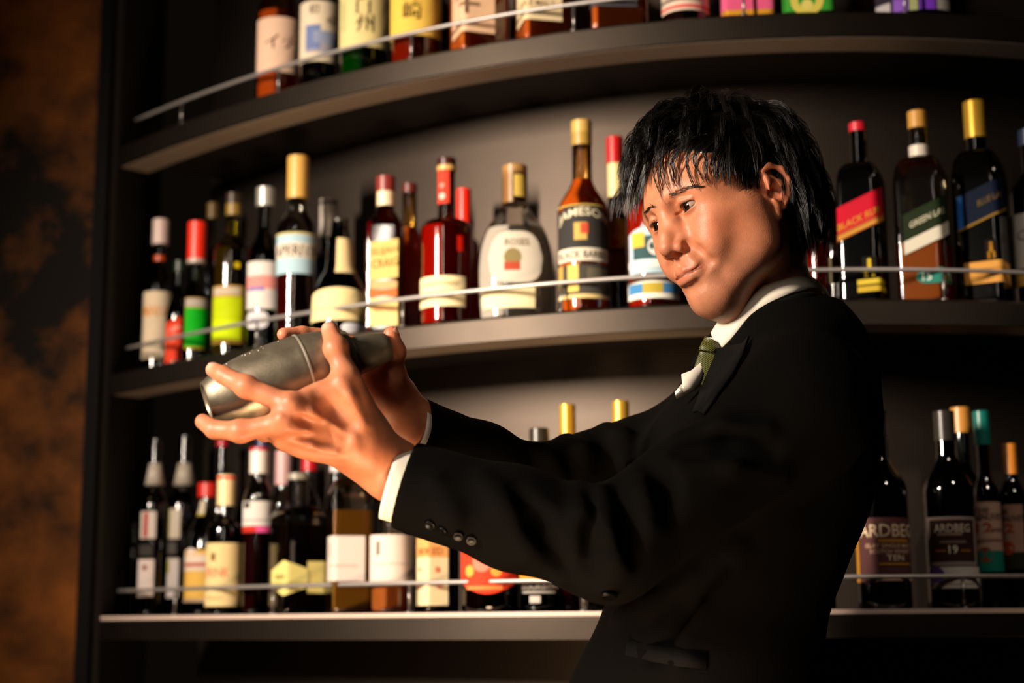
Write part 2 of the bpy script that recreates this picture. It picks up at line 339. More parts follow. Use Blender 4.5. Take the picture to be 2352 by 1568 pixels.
B('mid', .06, 1026, 122, 40, 525, 500, 366, 'dark amber bottle with a red strip up its neck and a cream label', '#c85a1c', '#ff9a50', 520, (376, 44, '#3a1410'),
  [(966, 632, 1068, 702, '#f6e2b0', dict(pr=[(T_, .16, .68, .13, 'BOURBON WHISKEY', '#a08a60', .7), (R_, .04, .45, .96, .47, '#d8b88a')])), (1003, 384, 1032, 466, '#e84430', dict(pr=[(D_, .5, .2, .22, '#f0c8b8'), (D_, .5, .5, .18, '#f09080')])),
   (1050, 539, 1062, 575, '#d01c10', {})], cap2=(376, 388, 46, '#c09a58'), sty='q')
B('mid', .17, 1066, 70, 32, 560, 530, 436, 'orange bottle with a long scarlet wax neck behind the cream-labelled one', '#d8501c', '#e8541a', 540, (530, 34, '#ee2410'), [])
B('mid', .065, 1184, 172, 56, 560, 500, 383, 'round clear flask with a brown and gold stopper and a cream strip at its foot', '#f0ece6', '#f6f0e8', 520, (462, 56, '#9a7040'),
  [(1108, 655, 1228, 706, '#f8e6b4', {}), (1122, 530, 1246, 648, '#cfc4b2', dict(shape='oval', pr=[(D_, .45, .5, .16, '#8a7a50'), (R_, .3, .24, .58, .40, '#b04a34'), (T_, .3, .72, .13, 'ROSES', '#7a7050')])), (1182, 400, 1206, 450, '#d0b050', {})],
  prof=[(730, 166), (680, 172), (600, 176), (555, 168), (520, 146), (495, 112), (480, 74), (470, 60), (383, 58)], kind='flat')
B('mid', .06, 1340, 118, 46, 480, 400, 280, 'whiskey bottle with an arched white name on a black label and a white banner', '#ecc890', '#ff9a50', 408, (300, 46, '#c09a50'),
  [(1284, 468, 1396, 568, '#3a3836', dict(shape='arch', pr=[(T_, .05, .68, .25, 'JAMESON', '#efe2c0', .9, .10), (R_, .36, .18, .56, .58, '#d8b060'), (R_, .46, .32, .58, .56, '#c8543a'), (R_, 0, .97, 1, 1, '#d8b860')])),
   (1284, 568, 1396, 598, '#e8dcc4', dict(pr=[(T_, .05, .22, .56, 'BLACK BARREL', '#3a3630', .9)])),
   (1284, 606, 1396, 684, '#4a463e', dict(pr=[(R_, .0, .3, .14, 1, '#c8a050'), (R_, .24, .2, .42, 1, '#e8c468'), (R_, .0, 0, 1, .12, '#e0c484'), (R_, .55, .5, .95, .9, '#6a6250')]))], cap2=(300, 330, 44, '#a8843c'))
B('mid', .17, 1417, 64, 34, 520, 470, 317, 'narrow bottle with a red screw cap, cream neck and orange label', '#7a3a10', '#ff9a50', 480, (372, 40, '#b81a1c'),
  [(1398, 500, 1438, 572, '#f0a040', dict(pr=[(D_, .45, .22, .2, '#c8381c')])), (1400, 578, 1438, 640, '#e8a858', {})], cap2=(372, 450, 33, '#e0c88a'))
B('mid', .06, 1500, 124, 42, 490, 430, 330, 'amber bottle with a frosty blue and white label beside his chin', '#d0702c', '#ff9a50', 420, (350, 42, '#c8a040'),
  [(1446, 516, 1556, 626, '#bcd4dc', dict(shape='arch', pr=[(R_, .12, .3, .95, .78, '#3c5a5c'), (R_, .1, .55, .34, .86, '#e8c048'), (D_, .55, .55, .16, '#e8e4dc'), (R_, .0, .12, 1, .27, '#f0ece4'), (T_, .42, .5, .14, 'GIN', '#3c5a5c')])),
   (1442, 642, 1556, 684, '#f2ead8', dict(pr=[(R_, .04, .3, .96, .84, '#4a8ac0'), (R_, .34, .3, .66, .84, '#c0a840')]))], cap2=(490, 516, 42, '#c8c8cc'))
# ---- middle shelf, right of the bartender
B('mid', .06, 1876, 52, 26, 560, 520, 430, 'orange pink bottle half hidden behind the nape of his neck', '#d07858', '#e0603a', 540, (450, 30, '#8a2018'), [])
B('mid', .12, 1918, 50, 26, 560, 520, 440, 'smoky grey bottle between his neck and the red-labelled bottle', '#4a4436', '#3a3424', 560, (460, 28, '#1c1a16'), [(1902, 590, 1926, 650, '#6a6048', {})])  # grey-yellow patch paints a reflection on the glass
B('mid', .06, 1982, 112, 38, 420, 370, 284, 'square black bottle with a slanted red label and a red cap', '#100c08', '#0a0705', 420, (298, 40, '#c01c30'),
  [(1926, 452, 2030, 530, '#c4142c', dict(slope=.36, pr=[(T_, .20, .30, .20, 'BLACK RUBY', '#c89028', .62), (R_, 0, 0, 1, .22, '#a85a24'), (R_, .2, .04, .92, .14, '#c89038')])),
   (1964, 640, 2026, 672, '#14110a', dict(pr=[(R_, .02, .58, .98, .95, '#d8bc38'), (R_, .02, .05, .98, .45, '#c8a830')])), (1978, 590, 2010, 636, '#100c08', dict(pr=[(D_, .5, .8, .14, '#d8b830'), (R_, .36, .3, .64, .7, '#d0b030'), (R_, .14, 0, .36, .34, '#d0b030'), (R_, .64, 0, .86, .34, '#d0b030')]))],
  kind='square', yaw=-14, sty='q')
B('mid', .06, 2122, 128, 42, 420, 355, 258, 'square amber bottle with a slanted dark green label and a teal age badge', '#c8bea6', '#ff9444', 560, (290, 42, '#c08a3c'),
  [(2078, 462, 2186, 522, '#1c2812', dict(slope=.36, pr=[(T_, .10, .36, .24, 'GREEN LABEL', '#c8c4a8', .66)])), (2078, 524, 2186, 554, '#d8d0bc', dict(slope=.36)),
   (2100, 617, 2184, 652, '#2c8070', dict(shape='oval', pr=[(T_, .12, .22, .56, '15', '#e8ece4'), (R_, .46, .30, .88, .5, '#b0a040'), (R_, .46, .62, .88, .78, '#a8c8b8')]))],
  cap2=(330, 356, 46, '#cfc4b4'), kind='square', yaw=-14, sty='q')
B('mid', .06, 2257, 126, 50, 420, 340, 236, 'square near black bottle with a slanted deep blue label and a gold capsule', '#241005', '#1a0a04', 330, (312, 52, '#c89a34'),
  [(2206, 420, 2318, 500, '#0a1428', dict(slope=.36, pr=[(R_, .0, .0, .08, 1, '#2a6ac0'), (R_, 0, 0, 1, .07, '#8a6a28'), (T_, .30, .45, .18, 'BLUE LABEL', '#6a5428', .46)])),
   (2214, 600, 2320, 650, '#e0a04c', dict(pr=[(R_, .0, .62, 1, .68, '#b07828')])), (2262, 553, 2288, 596, '#160b06', dict(pr=[(D_, .5, .82, .14, '#a8741c'), (R_, .36, .36, .64, .72, '#a8741c'), (R_, .2, 0, .4, .38, '#a8741c'), (R_, .62, 0, .82, .38, '#a8741c')]))],
  kind='square', yaw=-14, sty='q')
B('mid', .06, 2380, 114, 46, 440, 390, 300, 'bottle with a plain white label cut by the right edge of the picture', '#1a1210', '#140a06', 400, (330, 48, '#1c2840'),
  [(2314, 486, 2434, 612, '#cfc4bc', dict(pr=[(T_, .26, .5, .2, 'Ci', '#7a706a')])), (2324, 618, 2434, 652, '#e0a850', {})])
# ---- bottom shelf, left
B('bottom', .10, 306, 34, 14, 1262, 1240, 1200, 'plain black bottle at the far left of the lowest shelf', '#0a0808', None, None, (1215, 15, '#141212'), [])
B('bottom', .06, 350, 68, 26, 1160, 1112, 1010, 'black bottle with a silver pourer and a red and white label', '#0c0c0b', None, None, (1112, 46, '#a89c90'),
  [(322, 1174, 355, 1236, '#d8c8be', dict(pr=[(R_, .24, .04, .52, .96, '#a8281c')])), (320, 1250, 350, 1276, '#3c3834', {}), (319, 1284, 354, 1370, '#ddccc4', dict(pr=[(D_, .5, .78, .14, '#8a2420')]))], cap2='pour')
B('bottom', .18, 418, 84, 28, 1160, 1110, 1002, 'dark olive bottle with a silver pourer and a white label with a green flourish', '#3a340a', '#3a3006', 1110, (1112, 50, '#b4a898'),
  [(372, 1168, 411, 1236, '#e0d2c0', dict(pr=[(R_, .38, .02, .54, 1, '#98902c')])), (376, 1244, 404, 1272, '#5a5450', {}), (369, 1282, 411, 1372, '#e4d6d0', dict(pr=[(R_, .38, .62, .58, .96, '#a8a030')]))], cap2='pour')
B('bottom', .20, 505, 56, 20, 1180, 1100, 1010, 'slim dark bottle with a small red cap, behind the lower fingers', '#18301c', '#102014', 1120, (1024, 30, '#b81a24'), [])
B('bottom', .12, 474, 72, 30, 1215, 1175, 1110, 'dark bottle with a flat red cap, yellow label under a white roundel', '#120806', '#100604', 1200, (1140, 48, '#c8281c'),
  [(424, 1262, 476, 1382, '#f0be5c', dict(pr=[(D_, .40, .82, .36, '#f0dcd0'), (R_, 0, .60, 1, .9, '#f0dcc8'), (R_, .1, .68, .96, .75, '#c86048'), (R_, 0, 0, 1, .05, '#f0c8a8')])), (440, 1148, 468, 1184, '#d8c8b0', dict(pr=[(R_, 0, 0, 1, .14, '#b8a03c')]))],
  prof=[(1395, 96), (1250, 96), (1215, 80), (1180, 44), (1150, 32), (1110, 32)])
B('bottom', .045, 516, 84, 32, 1215, 1180, 1092, 'dark bottle with a cream label bearing red letters and a cream cap', '#140a06', '#120804', 1200, (1160, 42, '#ecd09a'),
  [(473, 1246, 549, 1392, '#f2d69a', dict(pr=[(T_, .04, .46, .15, 'DRINK', '#f07a5c', .68), (R_, .28, .72, .40, .84, '#7a6430'), (R_, 0, .28, 1, .30, '#b8945a'), (T_, .2, .1, .06, 'liqueur', '#c8b070', .4)]))], cap2=(1092, 1100, 43, '#e83420'))  # brown line across the label paints the guard rail's shadow
B('bottom', .06, 591, 70, 34, 1145, 1090, 1030, 'dark red liqueur bottle with a white cap and white label edged in red', '#d8d0cc', '#400808', 1205, (1086, 44, '#e0d4c8'),
  [(550, 1150, 628, 1207, '#e4dcd4', dict(pr=[(R_, .12, .72, .3, .96, '#3c3834'), (R_, .1, .2, .9, .26, '#a8a098')])), (550, 1208, 628, 1222, '#c83024', dict(pr=[(R_, .46, 0, .74, 1, '#f05a9a')]))], cap2=(1026, 1034, 45, '#c82430'))  # pink patch on the red band is a painted highlight
B('bottom', .16, 648, 66, 36, 1160, 1120, 1036, 'clear bottle with a dusty pink cap behind the white-capped one', '#c8c4c4', '#5a3a34', 1180, (1112, 40, '#c89a98'), [])
B('bottom', .17, 597, 40, 24, 1140, 1100, 1000, 'thin bottle with a violet capsule under the palm', '#302c3c', None, None, (1080, 28, '#3c3a60'), [])
B('bottom', .06, 682, 132, 50, 1195, 1160, 1088, 'square decanter of black liqueur with a yellow eight-sided label', '#c8bfb4', '#0c0504', 1205, (1100, 52, '#8a8070'),
  [(614, 1286, 714, 1368, '#f2e28a', dict(shape='hex', pr=[(T_, .2, .46, .15, 'MARIE', '#8a7a30'), (R_, .06, .36, .94, .38, '#b8a850')])), (706, 1288, 746, 1362, '#ecd884', {})], kind='square', yaw=24, sty='q')
B('bottom', .16, 708, 50, 26, 1150, 1120, 1030, 'bottle with a red capsule just below the knuckles', '#1c1412', None, None, (1080, 38, '#b81420'), [])
B('bottom', .16, 772, 50, 26, 1150, 1120, 1040, 'bottle with a bright red top and pale collar below the wrist', '#3a1c14', None, None, (1066, 36, '#c81a24'), [], cap2=(1066, 1082, 34, '#d8c8c4'))
B('bottom', .05, 803, 112, 50, 1160, 1095, 1010, 'square clear bottle of golden spirit with a white label', '#dcd6ca', '#ffc050', 1172, (1040, 52, '#1a1614'),
  [(748, 1230, 838, 1334, '#f0dcd0', dict(pr=[(R_, .2, .55, .28, .86, '#a8988e'), (R_, .18, .32, .86, .36, '#d0bcb0')]))], kind='square', yaw=12, sty='q')
B('bottom', .05, 899, 98, 44, 1160, 1095, 1010, 'clear bottle of amber spirit with a white label under the shirt cuff', '#dcd4c8', '#ff9a50', 1240, (1040, 48, '#1a1614'),
  [(850, 1227, 947, 1334, '#eedacd', dict(pr=[(R_, .24, .56, .32, .86, '#8a7a72'), (R_, .2, .36, .86, .39, '#d0bcb0')]))])
B('bottom', .05, 1003, 104, 40, 1190, 1140, 1060, 'brown square bottle with a cream label and an orange heading', '#5a1a08', '#b85028', 1170, (1090, 44, '#1a1210'),
  [(952, 1232, 1029, 1390, '#f8e2b2', dict(pr=[(R_, 0, .70, 1, 1, '#f0b06a'), (T_, .08, .74, .10, 'SMOKED', '#a8541c', .8), (R_, .14, .5, .24, .56, '#e08060'), (R_, .7, .48, .8, .56, '#e08060'), (R_, .1, .24, .2, .32, '#f0a090'), (R_, .74, .24, .84, .32, '#f0a090')]))], kind='square', yaw=22)
B('bottom', .05, 1126, 134, 44, 1190, 1140, 1060, 'dark bottle with a broad scarlet label dotted with yellow', '#501008', '#d84a24', 1170, (1090, 44, '#b02018'),
  [(1060, 1230, 1188, 1364, '#f4452a', dict(shape='bowl', pr=[(D_, .24, .40, .075, '#f8b050'), (D_, .62, .40, .075, '#f8b050'), (D_, .43, .55, .13, '#f88870'), (R_, .2, .08, .7, .14, '#f89050')]))], cap2=None)
B('bottom', .06, 1241, 96, 44, 1190, 1120, 985, 'dark bottle with silver lettering and a black cap peeping above the far sleeve', '#181210', '#140a08', 1180, (1022, 46, '#2c261c'),
  [(1192, 1290, 1292, 1328, '#e0983a', {}), (1196, 1340, 1286, 1364, '#16110f', dict(pr=[(T_, .08, .5, .42, 'BOURBON', '#d0c8c0', .8), (R_, .1, .1, .8, .3, '#a8a098')])), (1216, 1368, 1240, 1384, '#c8c0b8', {})])
B('bottom', .10, 1307, 66, 30, 1200, 1100, 930, 'amber sparkling bottle with a gold foil top, nearer his wrist', '#a83a10', '#ff9a50', 1180, (1012, 38, '#d8a434'), [], name='sparkling_wine_bottle')
B('bottom', .05, 1352, 52, 24, 1330, 1310, 1290, 'small clear jar bottle whose base shows under the elbow', '#d0ccc4', '#8a8278', 1350, (1300, 30, '#b8b0a8'), [])
B('bottom', .10, 1431, 74, 32, 1200, 1100, 922, 'sparkling bottle with a gold foil top, nearer his chest', '#2c3010', '#2a2c0c', 1180, (1008, 40, '#d0a038'), [], name='sparkling_wine_bottle')
# ---- bottom shelf, right
B('bottom', .05, 1886, 56, 26, 1180, 1120, 1020, 'dark bottle whose white and green label peeps out behind his back', '#0c120c', '#0a0f0a', 1180, (1050, 30, '#14180f'),
  [(1860, 1240, 1916, 1350, '#e0d8c8', dict(pr=[(R_, 0, 0, 1, .09, '#2c7a50')]))])
B('bottom', .05, 2027, 122, 46, 1125, 1040, 945, 'dark green bottle with a maroon gold-edged label, nearer his back', '#0c180e', '#0a120a', 1090, (1000, 48, '#100f0d'),
  [(1968, 1188, 2090, 1336, '#5c3a38', dict(pr=[(R_, 0, 0, .10, 1, '#c08424'), (T_, .14, .70, .20, 'ARDBEG', '#e8cca8', .84), (R_, .42, .62, .86, .66, '#c08424'), (T_, .24, .53, .065, 'ISLAY SINGLE MALT', '#d8b090', .7), (T_, .3, .44, .065, 'SCOTCH WHISKY', '#d8b090', .6), (T_, .52, .33, .09, 'TEN', '#e8cca8', .24), (R_, .42, .26, .88, .29, '#c08424'), (R_, .36, .02, .94, .05, '#d8b090')]))])
B('bottom', .05, 2183, 118, 46, 1125, 1040, 945, 'dark green bottle with a silver-framed brown label over a white strip', '#0c180e', '#0a120a', 1090, (1010, 48, '#2a2622'),
  [(2133, 1186, 2238, 1298, '#9a8880', dict(pr=[(R_, .08, .08, .92, .94, '#3c2422'), (T_, .18, .68, .17, 'ARDBEG', '#d8c4b0', .64), (R_, .24, .62, .66, .66, '#a89080'), (R_, .28, .46, .72, .5, '#8a7468'), (T_, .42, .24, .17, '19', '#e8d8c0'), (R_, .2, .28, .38, .32, '#9a6420'), (R_, .62, .28, .8, .32, '#9a6420')])),
   (2136, 1301, 2243, 1350, '#d8ccc0', dict(pr=[(R_, 0, .54, 1, .58, '#3c3034'), (D_, .12, .6, .15, '#6a4a90'), (R_, .06, .16, .9, .24, '#b8aca0')]))])
B('bottom', .15, 2222, 88, 34, 1130, 1060, 937, 'green bottle with a tan stopper behind the silver-framed one', '#1c2c10', '#3a2008', 1110, (992, 45, '#c8883c'), [])
B('bottom', .10, 2270, 62, 32, 1140, 1080, 945, 'bottle with a teal capsule and a pinkish label over a green wave', '#1c2818', '#2a1408', 1130, (1020, 38, '#0f6a60'),
  [(2240, 1152, 2302, 1312, '#c09a88', dict(pr=[(R_, 0, 0, 1, .30, '#1a7a68'), (D_, .38, .24, .20, '#8a4420'), (T_, .14, .84, .075, 'THE', '#4a3830', .4), (T_, .02, .74, .09, 'GLENLIVET', '#4a3830', .9), (T_, .2, .56, .14, '12', '#a83c28', .4), (R_, .56, .58, .9, .62, '#8a6a5c'), (R_, .06, .44, .9, .47, '#9a7868')]))])
B('bottom', .10, 2331, 60, 30, 1140, 1090, 1020, 'bottle with a duller pinkish label at the right edge of the lowest shelf', '#181c10', '#1c0e06', 1130, (1088, 22, '#d0802c'),
  [(2301, 1158, 2352, 1306, '#a07c6c', dict(pr=[(R_, 0, 0, 1, .26, '#2a2a1c'), (D_, .40, .32, .24, '#a84020'), (T_, .08, .85, .08, 'THE', '#4a3830', .4), (T_, .0, .74, .09, 'GLENLIVET', '#4a3830', 1.0), (T_, .16, .56, .15, '12', '#a83c28', .5)]))])

# ---- lettering: all strings turned into flat meshes in one pass
def text_meshes(strings):
    objs = {}
    for s in strings:
        cd = bpy.data.curves.new('t', 'FONT'); cd.body = s; cd.size = 1; cd.resolution_u = 2; cd.offset = 0.012
        o = bpy.data.objects.new('t', cd); COL.objects.link(o); objs[s] = o
    dg = bpy.context.evaluated_depsgraph_get(); out = {}
    for s, o in objs.items():
        me = o.evaluated_get(dg).to_mesh(); V = np.array([v.co[:] for v in me.vertices]).reshape(-1, 3)
        me.calc_loop_triangles(); Fc = [tuple(t.vertices) for t in me.loop_triangles]
        if len(V):
            V = V - V.min(0); V = V / V[:, 1].max(); V[:, 2] = 0
        out[s] = (V, Fc)
    for s, o in objs.items():
        cd = o.data; bpy.data.objects.remove(o); bpy.data.curves.remove(cd)
    return out
TXT = text_meshes(sorted({p[4] for b in BOT for l in b['labels'] for p in l[5].get('pr', []) if p[0] == T_}))

def cross_table(kind, yaw, flat=0.55):
    """unit cross-section, sampled by angle starting at the side facing the camera (-Y); returns angle, x, y, arc length"""
    a = np.linspace(-math.pi, math.pi, 721)
    phi = a - math.pi / 2; q = phi - yaw
    c, s = np.cos(q), np.sin(q)
    if kind == 'square': r = 1 / (np.abs(c) ** 16 + np.abs(s) ** 16) ** (1 / 16.0); x, y = r * c, r * s
    elif kind == 'flat': x, y = c, s * flat
    else: x, y = c, s
    X = x * math.cos(yaw) - y * math.sin(yaw); Y = x * math.sin(yaw) + y * math.cos(yaw)
    L = np.concatenate([[0], np.cumsum(np.hypot(np.diff(X), np.diff(Y)))]); L -= L[360]
    return a, X, Y, L
GRP = {'up': 'bottles on the topmost shelf', 'mid': 'bottles on the middle shelf', 'bottom': 'bottles on the lowest shelf'}
def build_bottle(b):
    z0 = SHELF_Z[b['shelf']][1]
    x = x_at(b['xc'], b['inset'], z0 + 0.1); nn = front_n(x); pos = np.array([x + nn[0] * b['inset'], front_y(x) + nn[1] * b['inset'], CAMZ + z0])
    rotz = math.atan2(pos[1], pos[0]) - math.pi / 2
    dist = math.hypot(pos[0], pos[1]); sc = float((pos - CAMP) @ FV) / FPX
    rb = b['wb'] * sc / 2
    kind, yaw = b['kind'], math.radians(b['yaw'])
    A, CX, CY, CL = cross_table(kind, yaw)
    if kind == 'square': rb /= np.abs(CX).max()
    front = lambda r: r * float(-CY[360])
    def zof(py, r=0.0):    # height above the base where the ray through this row meets the bottle's near face
        yy = pos[1] - r * pos[1] / dist
        return float(P(b['xc'], py, yy)[2] - pos[2])
    zt = zof(b['ytop'])
    rn = b['wn'] * sc / 2
    # body profile
    if b['prof']:
        pr = [(zof(y, w * sc / 2), w * sc / 2, 1.0 if kind == 'flat' else 0.0) for y, w in b['prof']]
        pr = [(max(z, 0.004), r, s) for z, r, s in pr]
        zz = np.array([p[0] for p in pr]); rr = np.array([p[1] for p in pr]); o_ = np.argsort(zz); zz, rr = zz[o_], rr[o_]
        zs = np.concatenate([np.linspace(0.004, zz[-1], 44)]); rs = np.interp(zs, zz, rr)
        for _ in range(3): rs[1:-1] = (rs[:-2] + 2 * rs[1:-1] + rs[2:]) / 4
        sq = np.clip((rs - rn * 1.05) / (rs.max() - rn), 0, 1)
    else:
        zsh, znk = zof(b['ysh'], rb * .7), zof(b['ynk'], rn)
        znk = max(znk, zsh + 0.005); zt = max(zt, znk + 0.01)
        t = np.linspace(0, 1, 12)
        f = (np.cos(math.pi * t) + 1) / 2 if b['sty'] == 's' else np.sqrt(np.clip(1 - t ** 2.4, 0, 1))
        zs = np.concatenate([[0.004], np.linspace(0.012, zsh, 8), zsh + (znk - zsh) * t[1:], [zt - 0.004, zt - 0.001]])
        rs = np.concatenate([[rb], np.full(8, rb), rn + (rb - rn) * f[1:], [rn, rn]])
        sq = np.concatenate([np.ones(9), f[1:] ** .7, [0, 0]])
    zs = np.concatenate([[0.0, 0.0], zs]); rs = np.concatenate([[rs[0] * .55, rs[0] * .93], rs]); sq = np.concatenate([[sq[0]] * 2, sq])
    def xy(a, r, s):      # point on the cross-section at angle a
        phi = a - math.pi / 2
        return r * ((1 - s) * np.cos(phi) + s * np.interp(a, A, CX)), r * ((1 - s) * np.sin(phi) + s * np.interp(a, A, CY))
    N = 64 if kind == 'square' else 40
    def lathe(zs, rs, sq, cap_top=True):
        aa = np.linspace(-math.pi, math.pi, N + 1)[:-1]; V = []; F = []
        for z, r, s in zip(zs, rs, sq):
            X, Y = xy(aa, r, s); V += list(zip(X, Y, np.full(N, z)))
        for i in range(len(zs) - 1):
            for k in range(N): F.append((i * N + k, i * N + (k + 1) % N, (i + 1) * N + (k + 1) % N, (i + 1) * N + k))
        F.append(tuple(range(N - 1, -1, -1)))
        if cap_top: F.append(tuple((len(zs) - 1) * N + k for k in range(N)))
        return V, F
    t = thing(b['name'], b['label'], 'bottle', pos, rotz, GRP[b['shelf']])
    V, F = lathe(zs, rs, sq); o = mesh_obj('glass', V, F, glass_mat(b['glass']), t); smooth_by_angle(o, 50)
    if b['liquid']:
        zl = zof(b['level'], rn)
        ok = (zs < zl); zi = np.concatenate([zs[ok], [zl]]); ri = np.concatenate([rs[ok], [np.interp(zl, zs[1:], rs[1:])]]); si = np.concatenate([sq[ok], [np.interp(zl, zs[1:], sq[1:])]])
        zi = np.maximum(zi, 0.005); ri = np.maximum(ri - 0.0022, 0.002)
        V, F = lathe(zi, ri, si); o = mesh_obj('liquid', V, F, liquid_mat(b['liquid']), t); smooth_by_angle(o, 50)
    def ring(zlo, zhi, r, color, nm, dome=0.0015):
        mt = pmat('cap_' + color, color, 0.32, metal=0.55 if color in ('#d8a434', '#d0a038', '#c89a34', '#c4c0b8') else 0.0)
        n = 28; prof = [(r * .2, zlo), (r, zlo), (r, zhi - dome), (r - dome * .6, zhi - dome * .3), (r - dome * 1.8, zhi), (0.0005, zhi + dome * .2)]
        V = []; F = []
        for rr_, z in prof: V += [(rr_ * math.cos(2 * math.pi * k / n), rr_ * math.sin(2 * math.pi * k / n), z) for k in range(n)]
        for i in range(len(prof) - 1):
            for k in range(n): F.append((i * n + k, i * n + (k + 1) % n, (i + 1) * n + (k + 1) % n, (i + 1) * n + k))
        o = mesh_obj(nm, V, F, mt, t); smooth_by_angle(o, 40)
    zcap = None
    if b['cap']:
        yb, wc, colr = b['cap']; rc = max(wc * sc / 2, rn + 0.0008); pour = b['cap2'] == 'pour'
        ztop = zof(b['ytop'] if not pour else yb - 48)
        zb_ = zof(yb, rc)
        if pour:     # tapered collar and a steel pourer above it
            mb = MB(); mb.tube([(0, 0, zb_), (0, 0, ztop)], [rc, rn + .001], 24); mb.build('neck_wrap', pmat('cap_' + colr, colr, 0.5), t)
            mb = MB(); mb.tube([(0, 0, ztop), (0, 0, ztop + .004), (0, 0, ztop + .006), (0, 0, zt - .004), (0, 0, zt), (0, 0, zt + .001)], [rn * .9, rn * .9, rn * .32, rn * .32, rn * .7, rn * .6], 14)
            mb.build('pourer', pmat('pourer_steel', '#a8a8a8', 0.25, metal=0.9), t)
        else:
            ring(zb_, ztop + .001, rc, colr, 'cap')
    if isinstance(b['cap2'], tuple):
        y1, y2, w2, c2 = b['cap2']; ring(zof(y2, w2 * sc / 2), zof(y1, w2 * sc / 2) - .0002, max(w2 * sc / 2, rn + .0006), c2, 'neck_band', 0.0004)
    # labels
    for (x0, y0, x1, y1, colr, op) in b['labels']:
        zmid = zof((y0 + y1) / 2, rb * .9); rz = float(np.interp(zmid, zs[1:], rs[1:])); sz = float(np.interp(zmid, zs[1:], sq[1:]))
        fr = slice(180, 541)
        TX = (1 - sz) * np.sin(A[fr]) + sz * CX[fr]      # unit x on the near half
        TL = np.concatenate([[0], np.cumsum(np.hypot(np.diff(TX), np.diff((1 - sz) * -np.cos(A[fr]) + sz * CY[fr])))]); TL -= TL[180]
        TA = A[fr]
        def s_of(px):
            dx = (px - b['xc']) * sc / rz; i = np.maximum.accumulate(TX); return float(np.interp(dx, i, TL)) * rz
        s0, s1 = s_of(x0), s_of(x1)
        lim = 1.45 * rz if kind != 'square' else 9
        s0, s1 = max(s0, -lim), min(s1, lim)
        rr_ = rz * (-1) * ((1 - sz) * -1 + sz * float(CY[360]))
        za, zb = zof(y1, rr_), zof(y0, rr_)
        za = max(za, 0.006)
        w, h = s1 - s0, zb - za; slope = op.get('slope', 0)
        def surf(u, v, off):
            s = s0 + u * w; a = np.interp(s / rz, TL, TA); z = za + v * h + slope * (s - (s0 + s1) / 2)
            r = np.interp(z, zs[1:], rs[1:]); sqz = np.interp(z, zs[1:], sq[1:])
            X, Y = xy(a, r, sqz); X2, Y2 = xy(a + .01, r, sqz); X1, Y1 = xy(a - .01, r, sqz)
            tx, ty = X2 - X1, Y2 - Y1; L = np.hypot(tx, ty) + 1e-12
            return np.stack([X + ty / L * off, Y - tx / L * off, z], -1)
        shape = op.get('shape', 'rect')
        def lo(u):
            if shape == 'oval': return .5 - np.sqrt(np.clip(1 - (2 * u - 1) ** 4, 0, 1)) * .5
            if shape == 'hex': return np.where(u < .5, .30 - .6 * u, .6 * u - .30) * .9
            if shape == 'bowl': return .25 * np.abs(2 * u - 1) ** 1.6
            return 0 * u
        def hi(u):
            if shape == 'oval': return .5 + np.sqrt(np.clip(1 - (2 * u - 1) ** 4, 0, 1)) * .5
            if shape == 'hex': return 1 - lo(u)
            if shape == 'arch': return 1 - .16 * (2 * u - 1) ** 2
            return 0 * u + 1
        mb = MB(); cols = [colr]
        def patch(u0, u1, v0, v1, off, mi, nu=None, shaped=False, both=False):
            nu = nu or max(3, int(abs(u1 - u0) * w / rz * 10) + 2); nv = 5
            u = np.linspace(u0, u1, nu)[:, None] + np.zeros((1, nv)); v = np.zeros((nu, 1)) + np.linspace(v0, v1, nv)[None]
            if shaped: v = lo(u) + v * (hi(u) - lo(u))
            V = surf(u.ravel(), v.ravel(), off); F = []
            for i in range(nu - 1):
                for j in range(nv - 1): F.append((i * nv + j, (i + 1) * nv + j, (i + 1) * nv + j + 1, i * nv + j + 1))
            mb.add(V, F, mi)
        patch(0, 1, 0, 1, .0006, 0, nu=22, shaped=True)
        for k, p in enumerate(op.get('pr', [])):
            off = .0009 + .0002 * k
            if p[0] == R_:
                if p[5] not in cols: cols.append(p[5])
                patch(p[1], p[3], p[2], p[4], off, cols.index(p[5]))
            elif p[0] == D_:
                if p[4] not in cols: cols.append(p[4])
                n = 20; r_ = p[3] * w; u = p[1] + np.concatenate([[0], np.cos(np.arange(n) * 2 * math.pi / n)]) * r_ / w; v = p[2] + np.concatenate([[0], np.sin(np.arange(n) * 2 * math.pi / n)]) * r_ / h
                mb.add(surf(u, v, off), [(0, 1 + k2, 1 + (k2 + 1) % n) for k2 in range(n)], cols.index(p[4]))
            else:
                TV, TF = TXT[p[4]]
                if not len(TV): continue
                if p[5] not in cols: cols.append(p[5])
                hh = p[3] * h; ww = TV[:, 0].max() * hh
                fx = p[6] * w / ww if len(p) > 6 else min(1.0, (1 - p[1]) * w / ww)
                u = p[1] + TV[:, 0] * hh * fx / w; v = p[2] + TV[:, 1] * hh / h
                if len(p) > 7: v = v - p[7] * 4 * (u - .5) ** 2 * 2
                mb.add(surf(u, v, off), TF, cols.index(p[5]))
        mb.build('label', [pmat('paper_' + c, tuple(v * .78 for v in lin(c)), 0.62, spec=0.06) for c in cols], t)
for b in BOT: build_bottle(b)
